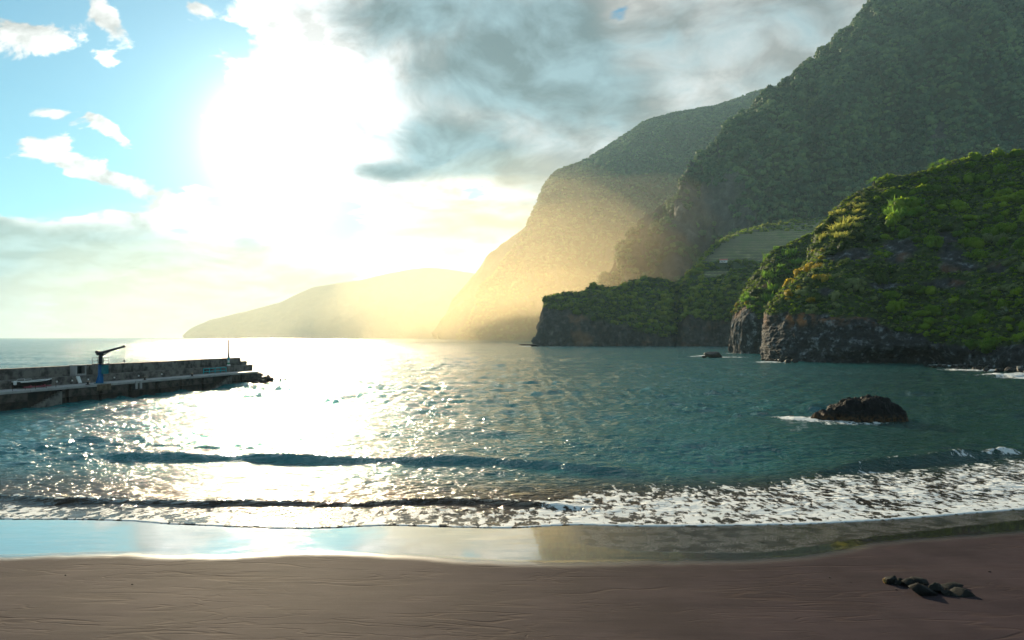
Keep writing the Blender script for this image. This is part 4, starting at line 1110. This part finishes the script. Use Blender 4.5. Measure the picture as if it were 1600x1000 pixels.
def build_boat():
    a, b = s_at(25, 3.1), s_at(80, 3.1); L = b - a; c = (a + b) / 2
    x, y, z = pw(c, 3.1, PZ + .012); t = empty('rowing_boat', (x, y, z), PIER_RZ); tag(t, 'small white boat with dark hull stored on the pier deck', 'boat')
    L = min(L, 6.4); N, K = 22, 11; V = []; gun = []
    for i in range(N):
        u = i / (N - 1); xx = (u - .5) * L; bw = .95 * (1 - abs(2 * u - .85) ** 3.2 * .9) if u > .42 else .95 * (1 - (.42 - u) ** 2 * .9)
        bw = max(.04, bw); sheer = .95 + .35 * max(0, u - .4) ** 1.5; keel = .32 + .4 * max(0, u - .75) ** 1.3
        for k in range(K):
            q = k / (K - 1) * 2 - 1; V.append((xx, bw * math.copysign(abs(q) ** .75, q), keel + (sheer - keel) * abs(q) ** 2.4))
        gun.append([(xx, -bw, sheer), (xx, bw, sheer)])
    Fc = [tuple(map(int, f)) for f in grid_faces(N, K)] + [tuple(range(K))]
    me = bpy.data.meshes.new('hull'); me.from_pydata(V, [], Fc); me.materials.append(M_BLACKP); h = link('hull', me, t)
    sd = h.modifiers.new('thickness', 'SOLIDIFY'); sd.thickness = .05
    for k in (0, 1): pipe('gunwale', [g[k] for g in gun], .07, M_WHITE, t, 6)
    for u in (.25, .5, .72):
        i = int(u * (N - 1)); g = gun[i]; box('thwart', g[0][0] - .12, g[0][0] + .12, g[0][1] * .95, g[1][1] * .95, g[0][2] - .16, g[0][2] - .12, M_WHITE, t, .01)
    for u in (.3, .7): box('cradle', (u - .5) * L - .12, (u - .5) * L + .12, -.7, .7, 0, .42, M_PINK, t, .02)
    box('cradle_beam', -L * .4, L * .38, -.78, -.66, .08, .26, M_PINK, t, .02)
    pipe('windshield_frame', [(-L * .40, -.7, 1.0), (-L * .36, -.6, 1.35), (-L * .18, -.6, 1.35), (-L * .14, -.75, 1.0)], .03, M_WHITE, t, 6)
    pipe('windshield_frame', [(-L * .40, .7, 1.0), (-L * .36, .6, 1.35), (-L * .18, .6, 1.35), (-L * .14, .75, 1.0)], .03, M_WHITE, t, 6)
    mo = box('outboard_motor', -L * .5 - .35, -L * .5 + .02, -.2, .2, .55, 1.15, M_WHITE, t, .08)
build_boat()

def build_niche():
    a, b = s_at(113, 4.8), s_at(130, 4.8); x, y, z = pw((a + b) / 2, 4.2, 3.812)
    t = empty('pump_housing', (x, y, z), PIER_RZ); tag(t, 'pale concrete housing with dark square opening on the pier ledge', 'housing'); w = (b - a) / 2
    box('side_wall', -w, -w + .35, 0, 1.15, 0, 1.55, M_DECK, t, .02); box('side_wall', w - .2, w, 0, 1.15, 0, 1.55, M_DECK, t, .02)
    box('roof', -w - .05, w + .05, -.06, 1.2, 1.553, 1.72, M_DECK, t, .02); box('sill', -w + .352, w - .202, 0, 1.15, 0, .28, M_DECK, t, .02)
    box('back_panel', -w + .352, w - .202, .7, 1.15, .283, 1.55, M_HOLE, t, 0)
    for k in range(4): 
        q = -w + .5 + k * (2 * w - .7) / 4; box('grille_bar', q, q + .05, .12, .17, .283, 1.55, M_DARKST, t, 0)
build_niche()
def build_chute():
    s = s_at(122, 3.9); x, y, z = pw(s, 3.6, PZ + .012); t = empty('drain_chute', (x, y, z), PIER_RZ); tag(t, 'white drain chute below the pale housing on the ledge face', 'chute')
    me = bpy.data.meshes.new('trough'); me.from_pydata([(-.35, .36, 1.2), (.35, .36, 1.2), (.2, -.25, .15), (-.3, -.25, .15), (-.35, .39, 1.0), (.35, .39, 1.0), (.2, -.1, 0), (-.3, -.1, 0)], [], [(0, 1, 2, 3), (7, 6, 5, 4), (0, 3, 7, 4), (1, 5, 6, 2), (2, 6, 7, 3), (0, 4, 5, 1)]); me.materials.append(M_WHITE); link('trough', me, t)
    box('foot', -.3, .2, -.3, .0, -.0, .14, M_DECK, t, .01)
build_chute()
def build_rail():
    a, b = s_at(318, 3.5), s_at(353, 3.5); x, y, z = pw(a, 3.5, PZ + .012); t = empty('turquoise_railing', (x, y, z), PIER_RZ); tag(t, 'low turquoise metal railing near the seaward end of the pier', 'railing')
    L = b - a; n = 5
    for k in range(n): pipe('post', [(L * k / (n - 1), 0, 0), (L * k / (n - 1), 0, 1.05)], .09, M_TURQ, t, 8)
    for zz in (.45, 1.05): pipe('rail', [(-.05, 0, zz), (L + .05, 0, zz)], .08, M_TURQ, t, 8)
build_rail()
def build_bollards():
    t = empty('mooring_bollard'); 
    parts = [pipe('stem', [(0, 0, 0), (0, 0, .34)], [.17, .13], M_BLACKP, t, 10), pipe('head', [(0, 0, .34), (0, 0, .42), (0, 0, .50)], [.22, .25, .16], M_BLACKP, t, 10), pipe('base', [(0, 0, -.0), (0, 0, .05)], .34, M_RUSTST, t, 12)]
    for i, (px, lab) in enumerate(((137, 'dark mooring bollard on the pier edge just left of the blue crane'), (226, 'dark mooring bollard halfway along the pier edge right of the crane'), (300, 'dark mooring bollard on the pier edge before the turquoise railing'))):
        o = t
        if i:
            o = t.copy(); COL.objects.link(o)
            for c in parts: d = c.copy(); COL.objects.link(d); d.parent = o
        o.location = pw(s_at(px, .45), .45, PZ + .012); tag(o, lab, 'bollard', 'mooring bollards on the pier')
build_bollards()

# ------------------------------------------------------------------ rocks
def rock(name, px, py, wpx, hpx, mat, seed, label, cat='rock', group=None, D=None, z0=0.0, rz=None, sub=3, amp=.28, depth=.8, sink=.22):
    D = D or (H - z0) * F / (py - 527)
    sx = wpx * D / F / 2; sz = hpx * D / F
    me = rock_mesh(seed, mat, sub, 1, 1, 1, amp)
    me.name = name; o = link(name, me); co = np.array([v.co for v in me.vertices])
    lo = co.min(0); hi = co.max(0); k = np.array([2 * sx / (hi[0] - lo[0]), 2 * sx * depth / (hi[1] - lo[1]), sz * (1 + sink) / (hi[2] - lo[2])])
    co = (co - (lo + hi) / 2) * k; co[:, 2] += sz - co[:, 2].max()
    me.vertices.foreach_set('co', co.astype(np.float32).ravel()); me.update()
    x, y, _ = W(px, py, D); o.location = (x, y + sx * depth * .6, z0); return tag(o, label, cat, group)

def sea_stack():
    """the big dark rock off the beach: flat-topped bulk with a low tail on its left"""
    D = H * F / (659 - 527); k = D / F; nx, ny = 150, 90
    x = np.linspace(1286, 1426, nx); y = np.linspace(-1, 1, ny); XX, YY = np.meshgrid(x, y, indexing='ij')
    prof = np.interp(XX, [1286, 1290, 1300, 1312, 1320, 1328, 1340, 1352, 1372, 1392, 1404, 1413, 1420, 1426], [-8, 3, 7, 10, 16, 20, 27, 25, 30, 30, 23, 18, 6, -10]) * k
    half = np.interp(XX, [1286, 1300, 1330, 1370, 1410, 1426], [.6, 1.3, 2.6, 3.2, 2.6, .8])
    q = np.abs(YY); Z = prof * (1 - q ** 3.2) - 1.0 * q ** 4
    P = np.stack([(XX - 800) * k, D + 2.2 + YY * half, Z], -1); n = normals(P); n[n[..., 2] < 0] *= -1
    wq = sstep(1, .9, q)[..., None]
    P = P + n * (fbm(P / 1.9, 6, .62, True)[..., None] * .80 + fbm(P / .5, 3, .6)[..., None] * .09) * wq
    P[..., 2] += .25 * np.round(fbm(P / 1.3, 2) * 3) / 3
    m, nt, b, _ = new_mat('sea_stack_rock'); G = geopos(nt); nn = noise(nt, G, 1.4, 7, .65); sp = nt.nodes.new('ShaderNodeSeparateXYZ'); nt.links.new(G.s, sp.inputs[0])
    low = X(nt, sp.outputs[2]).ss(1.1, .3) * noise(nt, G, 2.5, 4, .6).ss(.40, .58)
    c = mixc(nt, nn, (.003, .003, .0035), (.013, .012, .012)); c = mixc(nt, low * .8, c, (.10, .055, .022))
    setp(nt, b, col=c, rough=.7, spec=.2, normal=bump(nt, nn, .8, .12))
    o = link('sea_rock', mesh('sea_rock', P.reshape(-1, 3), grid_faces(nx, ny), m)); tag(o, 'big black rock with low brown tail standing in the bay', 'rock')
sea_stack()
rock('sea_rock', 1241, 655, 13, 5, M_BROWNROCK, 4, 'small brown rock just left of the big black rock')
rock('sea_rock', 1117, 559, 29, 9.5, M_SEAROCK, 9, 'flat topped dark rock in the breaking swell below the far cliffs', amp=.12, depth=.5)
rock('sea_rock', 1102, 559, 9, 4, M_SEAROCK, 10, 'low rock tip touching the left end of the flat topped rock', amp=.2)
rock('reef', 822, 539.5, 26, 2.2, M_BROWNROCK, 12, 'low brown reef at the outer tip of the middle headland', 'reef', amp=.2)
rock('reef', 838, 541.5, 20, 4.0, M_SEAROCK, 13, 'dark rock shelf at the foot of the middle headland tip', 'reef')
foot = [(1193, 563, 8, 3, 'B'), (1199, 564.5, 9, 4, 'B'), (1207, 565, 9, 4.5, 'B'), (1214, 565, 8, 5, 'D'), (1222, 566, 11, 6, 'D'), (1232, 567, 10, 6, 'D'), (1243, 567, 11, 7, 'D'), (1211, 562, 9, 5, 'D')]
for i, (px, py, w, h, k) in enumerate(foot):
    rock('shore_rock', px, py, w, h, M_BROWNROCK if k == 'B' else M_SEAROCK, 20 + i, 'wet brown rock in the row at the left foot of the near headland' if k == 'B' else 'black rock piled at the left foot of the near headland', group='brown rocks at the left foot of the near headland' if k == 'B' else 'black rocks at the left foot of the near headland')
r_ = random.Random(3)
for i in range(34):
    px = 1448 + i * 4.9 + r_.uniform(-3, 3); base = np.interp(px, [1448, 1520, 1600, 1650], [570.5, 574, 582, 589]); py = base + r_.uniform(-1.5, 4.0)
    w = r_.uniform(4, 10) * (1 + (px - 1448) / 260)
    rock('shore_boulder', px, py, w, w * .5, M_SEAROCK, 60 + i, 'dark boulder in the surf along the foot of the near headland', 'boulder', 'dark boulders in the surf at the right end')
rock('shore_boulder', 1594, 582, 7, 10, M_PALEROCK, 120, 'rounded pale boulder among dark ones at the right end of the shore', 'boulder', amp=.08)
# rubble off the pier's end
rub = [(402, 596, 9, 9, 'G'), (409, 595, 10, 11, 'G'), (405, 599, 10, 7, 'D'), (416, 596, 9, 9, 'B'), (412, 599, 9, 6, 'D'), (421, 596, 8, 6, 'D'), (425, 594, 6, 5, 'D'), (418, 592, 9, 7, 'G'), (401, 601, 8, 5, 'D')]
nm = {'G': ('pale grey rubble block tumbled off the end of the pier', M_RUBBLE), 'D': ('dark rubble rock at the waterline off the end of the pier', M_SEAROCK), 'B': ('brown rubble rock heaped beyond the end of the pier', M_BROWNROCK)}
for i, (px, py, w, h, k) in enumerate(rub):
    rock('rubble_rock', px, py, w, h, nm[k][1], 140 + i, nm[k][0], 'rock', None if k == 'B' else ('pale' if k == 'G' else 'dark') + ' rubble at the end of the pier')
rock('sea_rock', 437, 594, 7, 3.5, M_SEAROCK, 160, 'tiny dark rock in the glare, nearer of two off the pier end')
rock('sea_rock', 445, 593.5, 5, 3, M_SEAROCK, 161, 'tiny dark rock in the glare, farther right of two off the pier end')
# boulders on the beach
bb = [(1386, 912, 8, 9, M_SUNFACE, 'small ochre stone painted as a sunlit rock face, left end of the beach row'), (1395, 913, 15, 12, M_BOULDER, 'peaked dark boulder behind the ochre stone painted as its sunlit face'), (1408, 914, 18, 11, M_BOULDER, 'jagged dark boulder second from the painted sunlit face on the sand'),  # the ochre stone stands in for sunlight on the dark boulder
      (1425, 918, 19, 13, M_BOULDER, 'flat grey green boulder third in the row on the sand'), (1443, 916, 26, 13, M_BOULDER, 'dark boulder behind the largest one on the sand'),
      (1447, 931, 31, 19, M_BOULDER, 'largest black boulder, middle of the row on the sand'), (1467, 927, 22, 16, M_BOULDER, 'peaked dark boulder right of the largest one on the sand'),
      (1483, 930, 16, 8, M_BOULDER, 'low dark boulder between the peaked one and the row end'), (1493, 921, 27, 8, M_BOULDER, 'long flat dark boulder at the back right of the row'),
      (1506, 932, 29, 11, M_BOULDER, 'rounded black boulder at the right end of the beach row')]
for i, (px, py, w, h, m, lab) in enumerate(bb):
    D = 25.
    for _ in range(8):
        X_ = (px - 800) / F * D; D = (H - float(sand_z(np.array([X_]), np.array([D]))[0])) * F / (py - 527)
    rock('beach_boulder', px, py + 1, w * 1.25, h * 1.0, m, 200 + i, lab, 'boulder', D=D, z0=float(sand_z(np.array([(px - 800) / F * D]), np.array([D]))[0]) - .02, amp=.30, sink=.35)
for i, (px, py, w) in enumerate(((1384, 917, 3), (1399, 919, 3), (1412, 921, 4), (1401, 931, 3.5), (1421, 922, 3), (1413, 926, 3), (1468, 938, 4.5), (1490, 938, 4), (1483, 946, 6), (1508, 948, 4), (1547, 903, 4), (1297, 905, 3), (1330, 914, 2.5), (102, 902, 3), (206, 918, 3))):
    D = (H - .5) * F / (py - 527); X_ = (px - 800) / F * D
    rock('pebble', px, py, w, w * .4, M_BOULDER, 240 + i, 'small dark pebble lying on the smooth sand', 'pebble', 'pebbles scattered on the sand', D=D, z0=float(sand_z(np.array([X_]), np.array([D]))[0]) - .005, sub=2)

# ------------------------------------------------------------------ small built things on the land
def house():
    xx, yy = px_of(PT_); m = (xx - 1131) ** 2 + (yy - 410) ** 2; p = PT_[np.unravel_index(np.argmin(m), m.shape)]
    t = empty('hillside_house', (p[0], p[1], p[2] - .4), R(-20)); tag(t, 'tiny white house with pink roof on the lowest terrace', 'house')
    wl = box('wall', -5, 5, -3, 3, 0, 3.2, M_WHITE, t, 0)
    me = bpy.data.meshes.new('roof'); me.from_pydata([(-5.5, -3.5, 3.1), (5.5, -3.5, 3.1), (5.5, 3.5, 3.1), (-5.5, 3.5, 3.1), (-5.5, 0, 5.2), (5.5, 0, 5.2)], [], [(0, 1, 5, 4), (2, 3, 4, 5), (3, 0, 4), (1, 2, 5), (3, 2, 1, 0)])
    me.materials.append(flat_mat('pink_tiles', (.62, .22, .17), .8)); link('roof', me, t)
    for q in (-3, 1.2): box('window', q, q + 1.1, -3.04, -2.99, 1.1, 2.2, M_HOLE, t, 0)
    box('door', -1, -.1, -3.05, -2.99, 0.05, 2.1, M_RUSTST, t, 0)
house()
def lamp():
    p = on_ridge(1561); t = empty('street_lamp', (p[0], p[1], p[2] - .3)); tag(t, 'thin street lamp standing on the headland rim', 'lamp')
    pipe('post', [(0, 0, 0), (0, 0, 5.6)], [.10, .06], M_RUBBLE, t, 8); pipe('head', [(0, 0, 5.55), (-.2, 0, 5.75), (-.5, 0, 5.75)], [.08, .28, .12], M_WHITE, t, 8)
lamp()
# ------------------------------------------------------------------ haze: one closed box of even air round everything
def vol_mat(name, dens, col, g):
    m = bpy.data.materials.new(name); m.use_nodes = True; nt = m.node_tree; nt.nodes.clear()
    out = nt.nodes.new('ShaderNodeOutputMaterial'); v = nt.nodes.new('ShaderNodeVolumePrincipled')
    v.inputs['Density'].default_value = dens; v.inputs['Color'].default_value = (*col, 1); v.inputs['Anisotropy'].default_value = g
    nt.links.new(v.outputs[0], out.inputs['Volume']); return m
def build_haze():
    x0, x1, y0, y1, z0, z1 = -10800, 10800, -900, 10900, -18, 1480
    V = [(x, y, z) for x in (x0, x1) for y in (y0, y1) for z in (z0, z1)]
    Fc = [(0, 1, 3, 2), (4, 6, 7, 5), (0, 4, 5, 1), (2, 3, 7, 6), (0, 2, 6, 4), (1, 5, 7, 3)]
    o = link('haze', mesh('haze', V, Fc, vol_mat('haze', HAZE_D, (.55, .84, 1.0), HAZE_G))); tag(o, kind='stuff')
def build_mist():
    """sea spray hanging at the foot of the cliffs: low closed bodies of denser air"""
    for (x, y, rx, ry, rz, d) in MIST:
        bm = bmesh.new(); bmesh.ops.create_icosphere(bm, subdivisions=5, radius=1)
        vs = np.array([v.co for v in bm.verts]); fs = np.array([[v.index for v in f.verts] for f in bm.faces]); bm.free()
        vs = vs * (1 + .30 * fbm(vs * 1.1 + x / 10 + rz / 50, 3))[:, None] * np.array([rx, ry, rz]); vs[:, 2] = np.maximum(vs[:, 2], -14)
        o = link('sea_mist', mesh('sea_mist', vs + np.array([x, y, 0]), fs, vol_mat('sea_mist', d, (.98, .80, .48), .66)))
        tag(o, kind='stuff', label='sunlit sea spray hanging at the foot of the cliffs')
HAZE_D, HAZE_G = 4.6e-5, .26
MIST = [(95 - 4 * k, 1430, 215 + 38 * k, 270 + 20 * k, 50 + 48 * k, 1.15e-4) for k in range(8)] + \
       [(-1500, 5600, 3600, 800, 620 + 260 * k, 3.4e-5) for k in range(3)]
build_haze(); build_mist()
